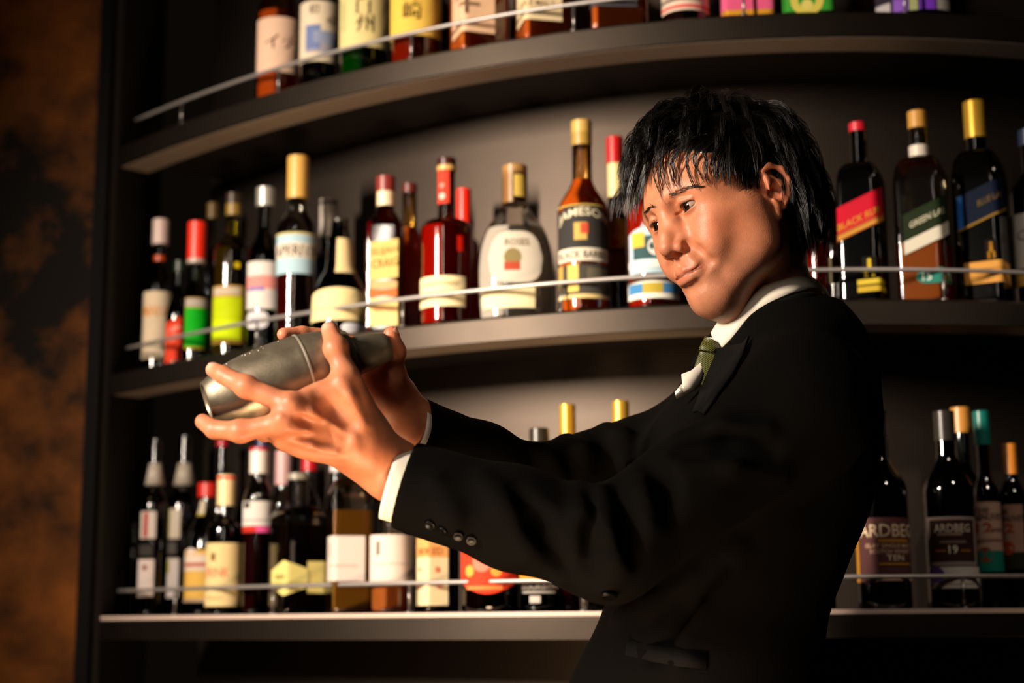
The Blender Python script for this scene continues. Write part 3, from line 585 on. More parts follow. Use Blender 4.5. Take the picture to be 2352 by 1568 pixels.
# ------------------------------------------------------------------ sculpting: smooth implicit solids meshed with surface nets
class Sdf:
    def __init__(s): s.ops = []
    def _a(s, fn, c, r, k, mode): s.ops.append((fn, np.asarray(c, np.float32), float(r), float(k), mode)); return s
    def cap(s, a, b, ra, rb, k=0.01, mode='u', sq=None):
        a = np.asarray(a, np.float32); b = np.asarray(b, np.float32); ab = b - a; L2 = float(ab @ ab) + 1e-12
        def fn(p):
            t = np.clip((p - a) @ ab / L2, 0, 1); q = p - a - t[:, None] * ab
            return np.sqrt((q * q).sum(1)) - (ra + (rb - ra) * t)
        return s._a(fn, (a + b) / 2, math.sqrt(L2) / 2 + max(ra, rb), k, mode)
    def chain(s, pts, rads, k=0.01, mode='u', kin=None):
        for i in range(len(pts) - 1): s.cap(pts[i], pts[i + 1], rads[i], rads[i + 1], k, mode)
        return s
    def ell(s, c, r, k=0.01, mode='u', M=None):
        c = np.asarray(c, np.float32); r = np.asarray(r, np.float32); M = None if M is None else np.asarray(M, np.float32)   # M columns: ellipsoid axes
        def fn(p):
            q = p - c
            if M is not None: q = q @ M
            k0 = np.sqrt(((q / r) ** 2).sum(1)); k1 = np.sqrt(((q / r ** 2) ** 2).sum(1)) + 1e-9
            return k0 * (k0 - 1) / k1
        return s._a(fn, c, float(r.max()), k, mode)
    def ecap(s, a, b, ra, rb, ax, flat, k=0.01, mode='u'):
        """capsule squashed by `flat` along direction ax"""
        a = np.asarray(a, np.float32); b = np.asarray(b, np.float32); ax = np.asarray(ax, np.float32); ab = b - a
        ax = ax - ab * float(ax @ ab) / float(ab @ ab); ax /= np.linalg.norm(ax); L2 = float(ab @ ab)
        def fn(p):
            t = np.clip((p - a) @ ab / L2, 0, 1); q = p - a - t[:, None] * ab
            e = q @ ax; q = q + np.outer(e * (1 / flat - 1), ax)
            r = ra + (rb - ra) * t
            return (np.sqrt((q * q).sum(1)) - r) * np.where(np.abs(e) > .5 * r * flat, max(flat, .6), 1.0).astype(np.float32)
        return s._a(fn, (a + b) / 2, math.sqrt(L2) / 2 + max(ra, rb) * max(1, flat), k, mode)
    def fun(s, fn, c, r, k=0.01, mode='u'): return s._a(fn, c, r, k, mode)
    @staticmethod
    def comb(d, e, k, mode):
        if mode == 'u':
            h = np.maximum(k - np.abs(d - e), 0) / k; return np.minimum(d, e) - h * h * k * .25
        if mode == 's':
            h = np.maximum(k - np.abs(d + e), 0) / k; return np.maximum(d, -e) + h * h * k * .25
        if mode == 'i':
            h = np.maximum(k - np.abs(d - e), 0) / k; return np.maximum(d, e) + h * h * k * .25
        if mode == 'd': return d + e            # displacement field
        raise ValueError(mode)
    def mesh(s, lo, hi, h, B=8):
        lo = np.asarray(lo, np.float32); hi = np.asarray(hi, np.float32)
        nb = np.maximum(np.ceil((hi - lo) / (h * B)).astype(int), 1); n = nb * B + 1
        ctr = lo + (np.stack(np.meshgrid(*[np.arange(k) for k in nb], indexing='ij'), -1).reshape(-1, 3) + .5) * (h * B)
        ctr = ctr.astype(np.float32); rad = h * B * .5 * math.sqrt(3)
        d = np.full(len(ctr), 10.0, np.float32)
        for fn, c, r, k, mode in s.ops: d = s.comb(d, fn(ctr).astype(np.float32), k, mode)
        keep = np.nonzero(np.abs(d) < rad * 1.9 + 0.004)[0]
        G = np.where(d > 0, 1.0, -1.0).astype(np.float32).reshape(nb)
        G = np.repeat(np.repeat(np.repeat(G, B, 0), B, 1), B, 2); G = np.pad(G, ((0, 1),) * 3, mode='edge')
        g = np.stack(np.meshgrid(*[np.arange(B + 1)] * 3, indexing='ij'), -1).reshape(-1, 3).astype(np.float32) * h - B * h / 2
        bc = ctr[keep]; m = len(g)
        D = np.full((len(keep), m), 10.0, np.float32)
        for fn, c, r, k, mode in s.ops:
            near = np.nonzero(np.sqrt(((bc - c) ** 2).sum(1)) < r + rad * 2.2 + k + 0.004)[0]
            for ch in np.array_split(near, max(1, len(near) * m // 1500000 + 1)):
                if not len(ch): continue
                p = (bc[ch][:, None, :] + g[None]).reshape(-1, 3)
                D[ch] = s.comb(D[ch].ravel(), fn(p).astype(np.float32), k, mode).reshape(-1, m)
        idx = np.stack(np.unravel_index(keep, nb), -1) * B
        D = D.reshape(-1, B + 1, B + 1, B + 1)
        for q, (i, j, k_) in zip(D, idx): G[i:i + B + 1, j:j + B + 1, k_:k_ + B + 1] = q
        return surface_nets(G, lo, h)
def surface_nets(G, lo, h):
    I = G < 0
    cs = np.zeros(tuple(np.array(G.shape) - 1), np.uint8)
    for a in (0, 1):
        for b in (0, 1):
            for c in (0, 1): cs += I[a:a + cs.shape[0], b:b + cs.shape[1], c:c + cs.shape[2]]
    act = np.argwhere((cs > 0) & (cs < 8)); vid = np.full(cs.shape, -1, np.int32); vid[tuple(act.T)] = np.arange(len(act))
    acc = np.zeros((len(act), 3)); cnt = np.zeros(len(act))
    C = [(a, b, c) for a in (0, 1) for b in (0, 1) for c in (0, 1)]
    val = {c: G[act[:, 0] + c[0], act[:, 1] + c[1], act[:, 2] + c[2]] for c in C}
    for c in C:
        for ax in range(3):
            if c[ax]: continue
            e = list(c); e[ax] = 1; v0, v1 = val[c], val[tuple(e)]
            x = (v0 < 0) != (v1 < 0); t = np.where(x, v0 / np.where(np.abs(v0 - v1) < 1e-9, 1, v0 - v1), 0)
            p = np.repeat(np.array([c], float), len(act), 0); p[:, ax] = t
            acc[x] += p[x]; cnt[x] += 1
    V = (act + acc / np.maximum(cnt, 1)[:, None]) * h + lo
    Q = []
    for ax in range(3):
        u, w = (ax + 1) % 3, (ax + 2) % 3
        sl0 = [slice(None)] * 3; sl1 = [slice(None)] * 3
        sl0[ax] = slice(0, -1); sl1[ax] = slice(1, None)
        a, b = I[tuple(sl0)], I[tuple(sl1)]
        e = np.argwhere(a != b); sg = a[tuple(e.T)]
        ok = (e[:, u] > 0) & (e[:, w] > 0) & (e[:, u] < cs.shape[u]) & (e[:, w] < cs.shape[w]); e = e[ok]; sg = sg[ok]
        def vi(du, dw):
            q = e.copy(); q[:, u] += du; q[:, w] += dw; return vid[tuple(q.T)]
        q = np.stack([vi(-1, -1), vi(0, -1), vi(0, 0), vi(-1, 0)], -1)
        q[~sg] = q[~sg][:, ::-1]; Q.append(q)
    Q = np.concatenate(Q); Q = Q[(Q >= 0).all(1)]
    return V.astype(np.float32), Q
def relax(V, Q, it=1, w=0.5):
    e = np.concatenate([Q[:, [0, 1]], Q[:, [1, 2]], Q[:, [2, 3]], Q[:, [3, 0]]]); e = np.concatenate([e, e[:, ::-1]])
    n = np.bincount(e[:, 0], minlength=len(V))[:, None].clip(1)
    for _ in range(it):
        A = np.stack([np.bincount(e[:, 0], V[e[:, 1], k], minlength=len(V)) for k in range(3)], -1) / n
        V = V * (1 - w) + A * w
    return V.astype(np.float32)
def set_color(o, name, rgb):
    a = o.data.color_attributes.new(name, 'FLOAT_COLOR', 'POINT')
    a.data.foreach_set('color', np.concatenate([rgb, np.ones((len(rgb), 1))], 1).astype(np.float32).ravel())
def march(s, px, py, y0=1.4, y1=2.2, ops=None):
    """first hit of the ray through a photo pixel with a solid: point on its surface"""
    ys = np.linspace(y0, y1, 400); p = np.array([P(px, py, y) for y in ys], np.float32); d = np.full(len(p), 10., np.float32)
    for fn, c, r, k, mode in s.ops: d = s.comb(d, fn(p), k, mode)
    i = np.argmax(d < 0)
    return P(px, py, ys[i]) if d[i] < 0 else None
# ------------------------------------------------------------------ the bartender: head (local axes: x to his right, y forward, z up)
HR = np.array([[-.507, -.801, -.319], [.844, -.536, .003], [-.173, -.268, .948]])
HS = 0.92
HT = np.array([.276, 1.946, .502]) * HS + CAMP
def hw(p): return np.asarray(p, float) * HS @ HR.T + HT
def hl(p): return (np.asarray(p, float) - HT) @ HR / HS
def skin_material():
    m = bpy.data.materials.new('skin'); m.use_nodes = True; nt = m.node_tree; b = nt.nodes['Principled BSDF']
    at = nt.nodes.new('ShaderNodeAttribute'); at.attribute_name = 'tone'
    n = nt.nodes.new('ShaderNodeTexNoise'); n.inputs['Scale'].default_value = 90; n.inputs['Detail'].default_value = 6
    tc = nt.nodes.new('ShaderNodeTexCoord'); nt.links.new(tc.outputs['Object'], n.inputs['Vector'])
    mr = nt.nodes.new('ShaderNodeMapRange'); mr.inputs[1].default_value = .3; mr.inputs[2].default_value = .7; mr.inputs[3].default_value = .9; mr.inputs[4].default_value = 1.1
    nt.links.new(n.outputs['Fac'], mr.inputs[0])
    v = nt.nodes.new('ShaderNodeVectorMath'); v.operation = 'SCALE'; nt.links.new(at.outputs['Color'], v.inputs[0]); nt.links.new(mr.outputs[0], v.inputs['Scale'])
    nt.links.new(v.outputs[0], b.inputs['Base Color'])
    n2 = nt.nodes.new('ShaderNodeTexNoise'); n2.inputs['Scale'].default_value = 650; n2.inputs['Detail'].default_value = 3; nt.links.new(tc.outputs['Object'], n2.inputs['Vector'])
    bp = nt.nodes.new('ShaderNodeBump'); bp.inputs['Strength'].default_value = .22; bp.inputs['Distance'].default_value = .0012
    nt.links.new(n2.outputs['Fac'], bp.inputs['Height']); nt.links.new(bp.outputs[0], b.inputs['Normal'])
    b.inputs['Roughness'].default_value = .46; b.inputs['Specular IOR Level'].default_value = .42
    b.inputs['Subsurface Weight'].default_value = .22; b.inputs['Subsurface Scale'].default_value = .006; b.inputs['Subsurface Radius'].default_value = (1, .30, .14)
    return m
m_skin = skin_material()
SKIN = np.array(lin('#ca815d'))
EYE = np.array([.0315, .0785, .0175]); EYR = .0118
NECK0 = hl(P(1806, 760, 1.84))          # base of the neck, head axes
def head_sdf():
    s = Sdf(); L = (-1, 1)
    s.ell((0, -.008, .047), (.0765, .098, .092), .02)
    s.ell((0, .032, .045), (.060, .064, .060), .03)                     # forehead
    s.ell((0, .028, -.025), (.062, .062, .078), .03)                    # face
    for e in L:
        s.cap((e * .055, .012, -.052), (e * .019, .068, -.091), .019, .015, .03)   # jaw
        s.cap((e * .060, .002, -.02), (e * .055, .012, -.055), .018, .016, .03)
        s.ell((e * .046, .063, -.008), (.020, .020, .015), .026)        # cheekbone
        s.ell((e * .036, .073, -.036), (.020, .018, .020), .024)        # cheek
        s.cap((e * .012, .090, .036), (e * .041, .074, .037), .0105, .009, .02)     # brow ridge
        s.cap((e * .062, .028, -.008), (e * .055, .030, -.055), .016, .014, .035)     # side of the cheek
        s.cap((e * .05, .06, .03), (e * .058, .04, .045), .012, .014, .03)         # temple edge
    s.ell((0, .0755, -.0935), (.020, .018, .0165), .022)                   # chin
    s.ell((0, .080, -.070), (.025, .014, .017), .018)
    s.ell((0, .083, -.050), (.030, .0195, .020), .018)                  # muzzle
    # eye sockets
    for e in L:
        s.ell((e * .030, .1005, .018), (.0185, .0125, .0115), .016, 's')
        s.ell((e * .018, .101, .010), (.008, .010, .012), .010, 's')
    # nose
    s.chain([(0, .092, .030), (0, .0965, .012), (0, .1075, -.008), (0, .1125, -.020)], [.0085, .0070, .0082, .0092], .013)
    s.ell((0, .1132, -.0225), (.0088, .0090, .0080), .008)
    for e in L:
        s.ell((e * .0135, .1015, -.0265), (.0072, .0100, .0078), .007)
        s.cap((e * .009, .096, .005), (e * .014, .094, -.020), .006, .007, .012)
    s.cap((0, .108, -.0305), (0, .1005, -.0365), .0042, .004, .006)     # columella
    for e in L: s.ell((e * .0068, .1055, -.0335), (.0037, .0062, .0048), .0025, 's', )
    # philtrum, lips
    s.cap((0, .1045, -.040), (0, .1045, -.050), .0022, .0026, .006, 's')
    LC = {-1: np.array([-.0265, .0885, -.0575]), 1: np.array([.0245, .0885, -.0605])}
    for e in L:
        c = LC[e]
        s.chain([(0, .1020, -.0555), (e * .006, .1022, -.0548), (e * .015, .0975, -.0565), c + [0, .001, .0005]], [.0040, .0044, .0036, .0018], .005)
        s.chain([(0, .1000, -.0655), (e * .010, .0985, -.0650), (e * .018, .0935, -.0625), c + [0, .001, -.001]], [.0054, .0052, .0040, .0016], .006)
        s.chain([(0, .1075, -.0602), (e * .008, .1062, -.0600), (e * .016, .1010, -.0600), c + [e * .0012, .005, .0]], [.0011, .0011, .0011, .0013], .0022, 's')
        # smile crease beside the mouth, nose-to-mouth fold
        s.chain([(e * .0195, .0985, -.026), (e * .0285, .0945, -.040), (e * .0345, .0870, -.056)], [.0010, .0018, .0012], .014, 's')
        s.ell(c + [e * .0040, .005, -.001], (.0026, .0040, .005), .009, 's')
    s.cap((-.013, .1005, -.0785), (.013, .1005, -.0785), .0030, .0030, .010, 's')   # groove above the chin
    # eyelids over the eyeballs
    for e in L:
        c = EYE * [e, 1, 1]
        s.ell(c, (EYR + .0014,) * 3, .005)
        s.chain([c + [-e * .015, .0085, .0065], c + [-e * .002, .0128, .0085], c + [e * .012, .0075, .0062]], [.0022, .0026, .0022], .004)   # lid fold
        ti = e * .12
        M = np.array([[math.cos(ti), 0, -math.sin(ti)], [0, 1, 0], [math.sin(ti), 0, math.cos(ti)]])
        s.ell(c + [e * .0005, .0135, -.0002], (.0156, .0160, .0048), .0016, 's', M=M)
        s.ell(c + [-e * .0145, .0105, -.0025], (.004, .006, .0022), .002, 's')       # inner corner
    # ears
    for e in L:
        E = lambda *q: (e * q[0], q[1], q[2])
        a = .42; M = np.array([[math.cos(a), e * math.sin(a), 0], [-e * math.sin(a), math.cos(a), 0], [0, 0, 1]])
        s.ell(E(.0840, -.012, .006), (.0060, .0165, .0265), .008, M=M)
        s.chain([E(.0800, .000, .004), E(.0800, .003, .016), E(.0835, -.002, .029), E(.0890, -.014, .034), E(.0940, -.0255, .026), E(.0955, -.029, .010), E(.0915, -.0245, -.006), E(.0855, -.0150, -.019)],
                [.0028, .0034, .0040, .0042, .0042, .0040, .0038, .0040], .0035)
        s.chain([E(.0865, -.010, .022), E(.0905, -.0185, .010), E(.0875, -.0165, -.006), E(.0840, -.009, -.014)], [.0022, .0032, .0032, .0030], .005)
        s.ell(E(.0810, -.006, -.0255), (.0055, .0075, .0085), .006, M=M)
        s.ell(E(.0910, -.0065, .000), (.0075, .0070, .0100), .006, 's')
        s.ell(E(.0925, -.012, .025), (.0038, .0085, .0030), .007, 's')
        s.ell(E(.0785, .0050, -.0035), (.0042, .0042, .0065), .004)
    # neck: column, sternomastoid cords, larynx
    n0 = NECK0
    s.cap((0, -.028, -.03), n0, .052, .056, .03)
    s.cap((-.058, -.022, -.035), n0 + [-.010, .055, -.005], .0105, .009, .018)
    s.cap((.058, -.022, -.035), n0 + [.012, .055, -.005], .0105, .009, .018)
    s.ell((0, -.075, -.02), (.05, .03, .05), .03)
    a0 = np.array((0, .052, -.100)); s.cap(a0, n0 + [0, .05, 0], .022, .02, .03)
    return s
V, Q = head_sdf().mesh((-.112, -.130, -.200), (.112, .135, .150), .00125)
V = relax(V, Q, 2, .5)
# tone: lips, cheeks, ears, nose, jaw shadow where the beard is shaved
x, y, z = V.T
col = np.repeat(SKIN[None], len(V), 0)
def mixc(c, w): 
    global col
    col = col * (1 - w[:, None]) + np.array(c)[None] * w[:, None]
def bl(c, r): return np.exp(-(((V - np.array(c)) / np.array(r)) ** 2).sum(1))
ax_ = np.abs(x)
mixc(lin('#c06a4c'), .55 * np.maximum(bl((-.048, .066, -.018), (.022, .03, .02)), bl((.048, .066, -.018), (.022, .03, .02))))
mixc(lin('#bd5f44'), .5 * np.maximum(bl((-.09, -.015, .005), (.014, .03, .04)), bl((.09, -.015, .005), (.014, .03, .04))))
mixc(lin('#c0705a'), .4 * bl((0, .114, -.024), (.016, .014, .012)))
lipw = np.clip(1.25 - np.abs((z + .0602 - .0022 * np.sin(ax_ * 60)) / np.interp(ax_, [0, .006, .016, .026], [.0088, .0090, .0062, .0016])) ** 3, 0, 1) * (ax_ < .027) * (y > .082) * (z > -.073) * (z < -.050)
mixc(lin('#bd6a52'), .7 * lipw)
mixc(lin('#5e2c20'), np.exp(-((z + .0602) / .0011) ** 2) * (ax_ < .025) * (y > .085) * .8)
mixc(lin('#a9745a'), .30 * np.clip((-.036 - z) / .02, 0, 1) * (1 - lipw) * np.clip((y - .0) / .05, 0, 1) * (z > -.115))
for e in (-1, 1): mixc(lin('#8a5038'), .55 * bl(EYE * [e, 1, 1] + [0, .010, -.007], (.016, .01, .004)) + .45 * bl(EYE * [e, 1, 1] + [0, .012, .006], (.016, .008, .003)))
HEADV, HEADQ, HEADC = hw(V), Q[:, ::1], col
# ------------------------------------------------------------------ shaker pose and hands (world axes)
SH_A, SH_B = P(474, 922, 1.575), P(893, 794, 1.625)
SH_L = float(np.linalg.norm(SH_B - SH_A)); SH_D = (SH_B - SH_A) / SH_L
SH_PROF = [(0, .0205), (.02, .0216), (.06, .0262), (.13, .0312), (.25, .0358), (.40, .0384), (.52, .0392), (.62, .0375), (.70, .0342), (.76, .0302), (.785, .0286), (.81, .0205), (.90, .0185), (.985, .0155), (1, .0135)]
def pts(*q): return [P(*a) for a in q]
def shaker_sdf_fn(grow=0.0):
    ts = np.array([a for a, _ in SH_PROF]) * SH_L; rs = np.array([r for _, r in SH_PROF])
    A, D = SH_A.astype(np.float32), SH_D.astype(np.float32)
    def fn(p):
        q = p - A; t = q @ D; r = np.sqrt(np.maximum((q * q).sum(1) - t * t, 0))
        return np.maximum((r - np.interp(t, ts, rs)) * .95, np.maximum(-t, t - SH_L)).astype(np.float32) - grow
    return fn
CUFF_L, ELB_L, SHO_L = P(927, 1113, 1.60), P(1400, 1255, 1.60), P(1850, 930, 1.655)
CUFF_R, ELB_R, SHO_R = P(936, 990, 1.705), P(1228, 1118, 1.86), P(1622, 1000, 1.975)
def left_hand():
    s = Sdf(); wr = P(907, 1083, 1.600)
    s.ecap(P(1010, 1124, 1.60), wr, .026, .0238, np.array([0, 1, 0.2]), .74, .01)
    car = pts((842, 998, 1.585), (838, 1020, 1.579), (836, 1038, 1.584), (836, 1052, 1.594))
    mcp = pts((668, 931, 1.533), (650, 972, 1.533), (654, 1000, 1.553), (682, 1014, 1.575))
    for c in car: s.cap(wr, c, .0185, .0155, .025)
    for c, m, r in zip(car, mcp, (.0108, .0108, .0106, .0096)): s.cap(c, m, .0142, r, .018)
    s.ell(P(750, 985, 1.557), (.045, .014, .030), .02)
    # thumb: ball, two phalanges
    th = pts((842, 985, 1.590), (796, 868, 1.556), (772, 800, 1.560), (757, 757, 1.577))
    s.cap(th[0], th[1], .0175, .0130, .02); s.cap(th[1], th[2], .0120, .0108, .008); s.cap(th[2], th[3], .0108, .0088, .006)
    s.ell(th[2], (.0112, .0112, .0112), .008)
    # web between thumb and forefinger
    s.cap(P(800, 930, 1.562), P(712, 922, 1.545), .013, .010, .022); s.cap(P(790, 900, 1.558), P(742, 905, 1.55), .010, .009, .02)
    fin = [
        (pts((668, 931, 1.533), (566, 888, 1.537), (513, 861, 1.548), (490, 849, 1.560)), (.0108, .0100, .0090, .0078)),      # forefinger along the front
        (pts((650, 972, 1.533), (553, 990, 1.541), (492, 986, 1.552), (466, 968, 1.562)), (.0108, .0101, .0092, .0080)),      # middle finger under the foot
        (pts((654, 1000, 1.553), (608, 988, 1.602), (572, 974, 1.626), (552, 962, 1.640)), (.0112, .0098, .0086, .0076)),    # ring finger underneath
        (pts((682, 1014, 1.575), (664, 1000, 1.612), (640, 998, 1.636), (622, 984, 1.648)), (.0100, .0088, .0078, .0070)),    # little finger underneath
    ]
    for j, r in fin:
        for i in range(3): s.cap(j[i] , j[i + 1], r[i], r[i + 1], .0035 if i else .006)
        s.ell(j[1] + [0, -.0008, 0], (r[1] * 1.02,) * 3, .008); s.ell(j[0] + [0, -.0016, .0005], (r[0] * .80,) * 3, .012)
    # tendons on the back of the hand, hollows between the knuckles
    for c, m in ((car[0], mcp[0]), (car[1], mcp[1]), (car[2], mcp[2])):
        a, b = c * .35 + m * .65, m; d = np.array([0, -.0117, .0032]); s.cap(a + d * 1.0, b + d * 1.02, .0022, .0026, .008)
    s.cap(P(690, 962, 1.5190), P(716, 970, 1.523), .0016, .0012, .010, 's')
    base = Sdf(); base.ops = list(s.ops)
    def line(px, rad, dy, mode, k):
        q = [march(base, a, b_, 1.45, 1.7) for a, b_ in px]
        if all(x is not None for x in q): s.chain([x + (0, dy, 0) for x in q], [rad * .6] + [rad] * (len(q) - 2) + [rad * .5], k, mode)
    line([(676, 938), (715, 952), (760, 975), (810, 1002)], .0032, .0016, 'u', .010)          # tendons
    line([(662, 980), (705, 990), (760, 1005), (815, 1025)], .0030, .0016, 'u', .010)
    line([(668, 1008), (715, 1018), (770, 1032)], .0026, .0014, 'u', .008)
    line([(783, 872), (800, 915), (832, 975)], .0036, .0018, 'u', .011)
    line([(738, 905), (766, 935), (800, 972)], .0050, -.0026, 's', .017)                      # hollow of the thumb web
    line([(700, 966), (745, 986), (790, 1006)], .0030, -.0020, 's', .012); line([(700, 1003), (748, 1013), (790, 1026)], .0026, -.0018, 's', .011)
    s.ell(P(845, 1045, 1.566), (.014, .010, .012), .02)                                      # wrist bone
    s.fun(shaker_sdf_fn(.0002), (SH_A + SH_B) / 2, SH_L * .5 + .04, .0025, 's')
    nails = [(th[3] + np.array([-.003, -.006, .002]), .006), (fin[0][0][3] + np.array([-.003, -.005, .003]), .006)]
    return s, fin, th, nails
def right_hand():
    s = Sdf(); wr = P(938, 976, 1.705)
    s.ecap(P(1030, 1024, 1.745), wr, .027, .0248, np.array([0, 1, 0.]), .8, .01)
    car = pts((898, 905, 1.694), (896, 920, 1.70), (895, 935, 1.70), (893, 950, 1.695))
    mcp = pts((846, 806, 1.684), (842, 832, 1.690), (840, 860, 1.690), (842, 892, 1.686))
    for c in car: s.cap(wr, c, .0195, .0160, .025)
    for c, m in zip(car, mcp): s.cap(c, m, .0155, .0118, .02)
    th = pts((905, 905, 1.680), (901, 862, 1.655), (905, 808, 1.640), (899, 768, 1.634))
    s.cap(th[0], th[1], .0190, .0140, .02); s.cap(th[1], th[2], .0120, .0106, .008); s.cap(th[2], th[3], .0106, .0086, .006); s.ell(th[2], (.011,) * 3, .008)
    s.ell(P(872, 885, 1.665), (.021, .018, .022), .02)                                       # ball of the thumb
    fin = [(pts((846, 806, 1.684), (765, 776, 1.668), (694, 767, 1.650), (652, 768, 1.636)), (.0112, .0096, .0084, .0074)),
           (pts((842, 832, 1.690), (762, 830, 1.676), (700, 836, 1.664), (668, 846, 1.656)), (.0115, .0098, .0086, .0076)),
           (pts((840, 860, 1.690), (772, 868, 1.676), (722, 880, 1.664), (694, 890, 1.657)), (.0110, .0094, .0082, .0072)),
           (pts((842, 892, 1.686), (796, 904, 1.672), (762, 912, 1.660), (742, 918, 1.652)), (.0098, .0086, .0076, .0068))]
    for j, r in fin:
        for i in range(3): s.cap(j[i], j[i + 1], r[i], r[i + 1], .0035 if i else .006)
        s.ell(j[1], (r[1] * 1.06,) * 3, .006)
    s.fun(shaker_sdf_fn(.0002), (SH_A + SH_B) / 2, SH_L * .5 + .04, .0025, 's')
    return s, fin, th
def box_of(*P_, pad=.03):
    A = np.array(P_); return A.min(0) - pad, A.max(0) + pad
def tone_hand(V, fin, th, nails=()):
    C = np.repeat((SKIN * np.array([1.0, .97, .95]))[None], len(V), 0)
    def m(c, p, r, w):
        nonlocal C
        k = (np.exp(-((V - np.asarray(p)) ** 2).sum(1) / r ** 2) * w)[:, None]; C = C * (1 - k) + np.array(lin(c))[None] * k
    for j, r in fin:
        m('#b4573c', j[1], .012, .55); m('#b4573c', j[0], .014, .35); m('#c8705a', j[3], .012, .5); m('#b4573c', j[2], .009, .35)
    m('#c8705a', th[3], .014, .6); m('#b4573c', th[2], .012, .4)
    for p, r in nails: m('#dba58c', p, r, .9)
    return C
sL, finL, thL, nlL = left_hand(); lo, hi = box_of(*[p for j, _ in finL for p in j], *thL, P(1010, 1120, 1.6), pad=.036)
HLV, HLQ = sL.mesh(lo, hi, .0015); HLV = relax(HLV, HLQ, 2); HLC = tone_hand(HLV, finL, thL, nlL)
sR, finR, thR = right_hand(); lo, hi = box_of(*[p for j, _ in finR for p in j], *thR, P(1030, 1020, 1.745), pad=.036)
HRV, HRQ = sR.mesh(lo, hi, .0016); HRV = relax(HRV, HRQ, 2); HRC = tone_hand(HRV, finR, thR)

# ------------------------------------------------------------------ the shaker itself: tin, strainer shoulder, cap
def shaker():
    m = bpy.data.materials.new('frosted_steel'); m.use_nodes = True; nt = m.node_tree; b = nt.nodes['Principled BSDF']
    b.inputs['Metallic'].default_value = .85; b.inputs['Base Color'].default_value = (*lin('#9c907c'), 1)
    tc = nt.nodes.new('ShaderNodeTexCoord'); n = nt.nodes.new('ShaderNodeTexNoise'); n.inputs['Scale'].default_value = 60; n.inputs['Detail'].default_value = 6
    nt.links.new(tc.outputs['Object'], n.inputs['Vector'])
    r = nt.nodes.new('ShaderNodeMapRange'); r.inputs[1].default_value = .35; r.inputs[2].default_value = .7; r.inputs[3].default_value = .36; r.inputs[4].default_value = .50
    nt.links.new(n.outputs['Fac'], r.inputs[0]); nt.links.new(r.outputs[0], b.inputs['Roughness'])
    bp = nt.nodes.new('ShaderNodeBump'); bp.inputs['Strength'].default_value = .12; bp.inputs['Distance'].default_value = .001; n3 = nt.nodes.new('ShaderNodeTexNoise'); n3.inputs['Scale'].default_value = 420
    nt.links.new(tc.outputs['Object'], n3.inputs['Vector']); nt.links.new(n3.outputs['Fac'], bp.inputs['Height']); nt.links.new(bp.outputs[0], b.inputs['Normal'])
    m2 = pmat('polished_steel', '#d8d0c0', .42, metal=.8)
    t = thing('cocktail_shaker', 'frosted steel three-piece cocktail shaker tilted in the bartender\'s hands', 'shaker', SH_A)
    up = np.cross(SH_D, (0, 1, 0)); up /= np.linalg.norm(up); sd = np.cross(SH_D, up)
    ts = np.array([a for a, _ in SH_PROF]); rs = np.array([r for _, r in SH_PROF])
    def lathe(prof, name, mat, n=64):
        V = []; F = []
        for tt, r in prof:
            V += [SH_D * tt * SH_L + r * (up * math.cos(2 * math.pi * k / n) + sd * math.sin(2 * math.pi * k / n)) for k in range(n)]
        for i in range(len(prof) - 1):
            for k in range(n): F.append((i * n + k, i * n + (k + 1) % n, (i + 1) * n + (k + 1) % n, (i + 1) * n + k))
        o = mesh_obj(name, V, [f[::-1] for f in F], mat, t); smooth_by_angle(o, 32); return o
    sm = lambda t0, t1, k: [(x, float(np.interp(x, ts, rs))) for x in np.linspace(t0, t1, k)]
    def soft(t0, t1, k):
        p = np.array(sm(t0, t1, k)); r = p[:, 1]
        for _ in range(4): r[1:-1] = (r[:-2] + 2 * r[1:-1] + r[2:]) / 4
        return [tuple(a) for a in np.stack([p[:, 0], r], 1)]
    lathe([(.012, .0005), (.012, .0165), (.002, .0180), (0, .0195), (.001, .0207)] + soft(.012, .522, 26) + [(.526, .0388)], 'tin', m)
    lathe([(.522, .0386), (.5245, .0400), (.532, .0400), (.535, .0386)], 'rim_band', m2)
    lathe([(.530, .0389)] + soft(.55, .775, 14) + [(.782, .0288), (.790, .0282), (.795, .0250), (.797, .0212)], 'strainer', m)
    lathe([(.795, .0212), (.797, .0225), (.806, .0225), (.809, .0208)] + soft(.815, .97, 10) + [(.985, .0152), (.996, .0138), (1.0, .0115), (1.001, .0005)], 'cap', m)
    # beads of condensation
    mb = MB()
    for k in range(46):
        tt = rng.uniform(.1, .5); w = rng.uniform(-2.6, .6); r = float(np.interp(tt, ts, rs)); q = SH_D * tt * SH_L + r * (up * math.cos(w) + sd * math.sin(w)); d = rng.uniform(.0004, .0011)
        nrm = up * math.cos(w) + sd * math.sin(w); V = []; F = []
        for a, h in ((1.0, 0.0), (.7, .5)): V += [q + d * a * (SH_D * math.cos(2 * math.pi * i / 6) + np.cross(nrm, SH_D) * math.sin(2 * math.pi * i / 6)) + nrm * d * h for i in range(6)]
        V.append(q + nrm * d * .7)
        for i in range(6): F += [(i, (i + 1) % 6, 6 + (i + 1) % 6, 6 + i), (6 + i, 6 + (i + 1) % 6, 12)]
        mb.add(V, F)
    o = mb.build('condensation', m2, t); o['kind'] = 'stuff'
shaker()
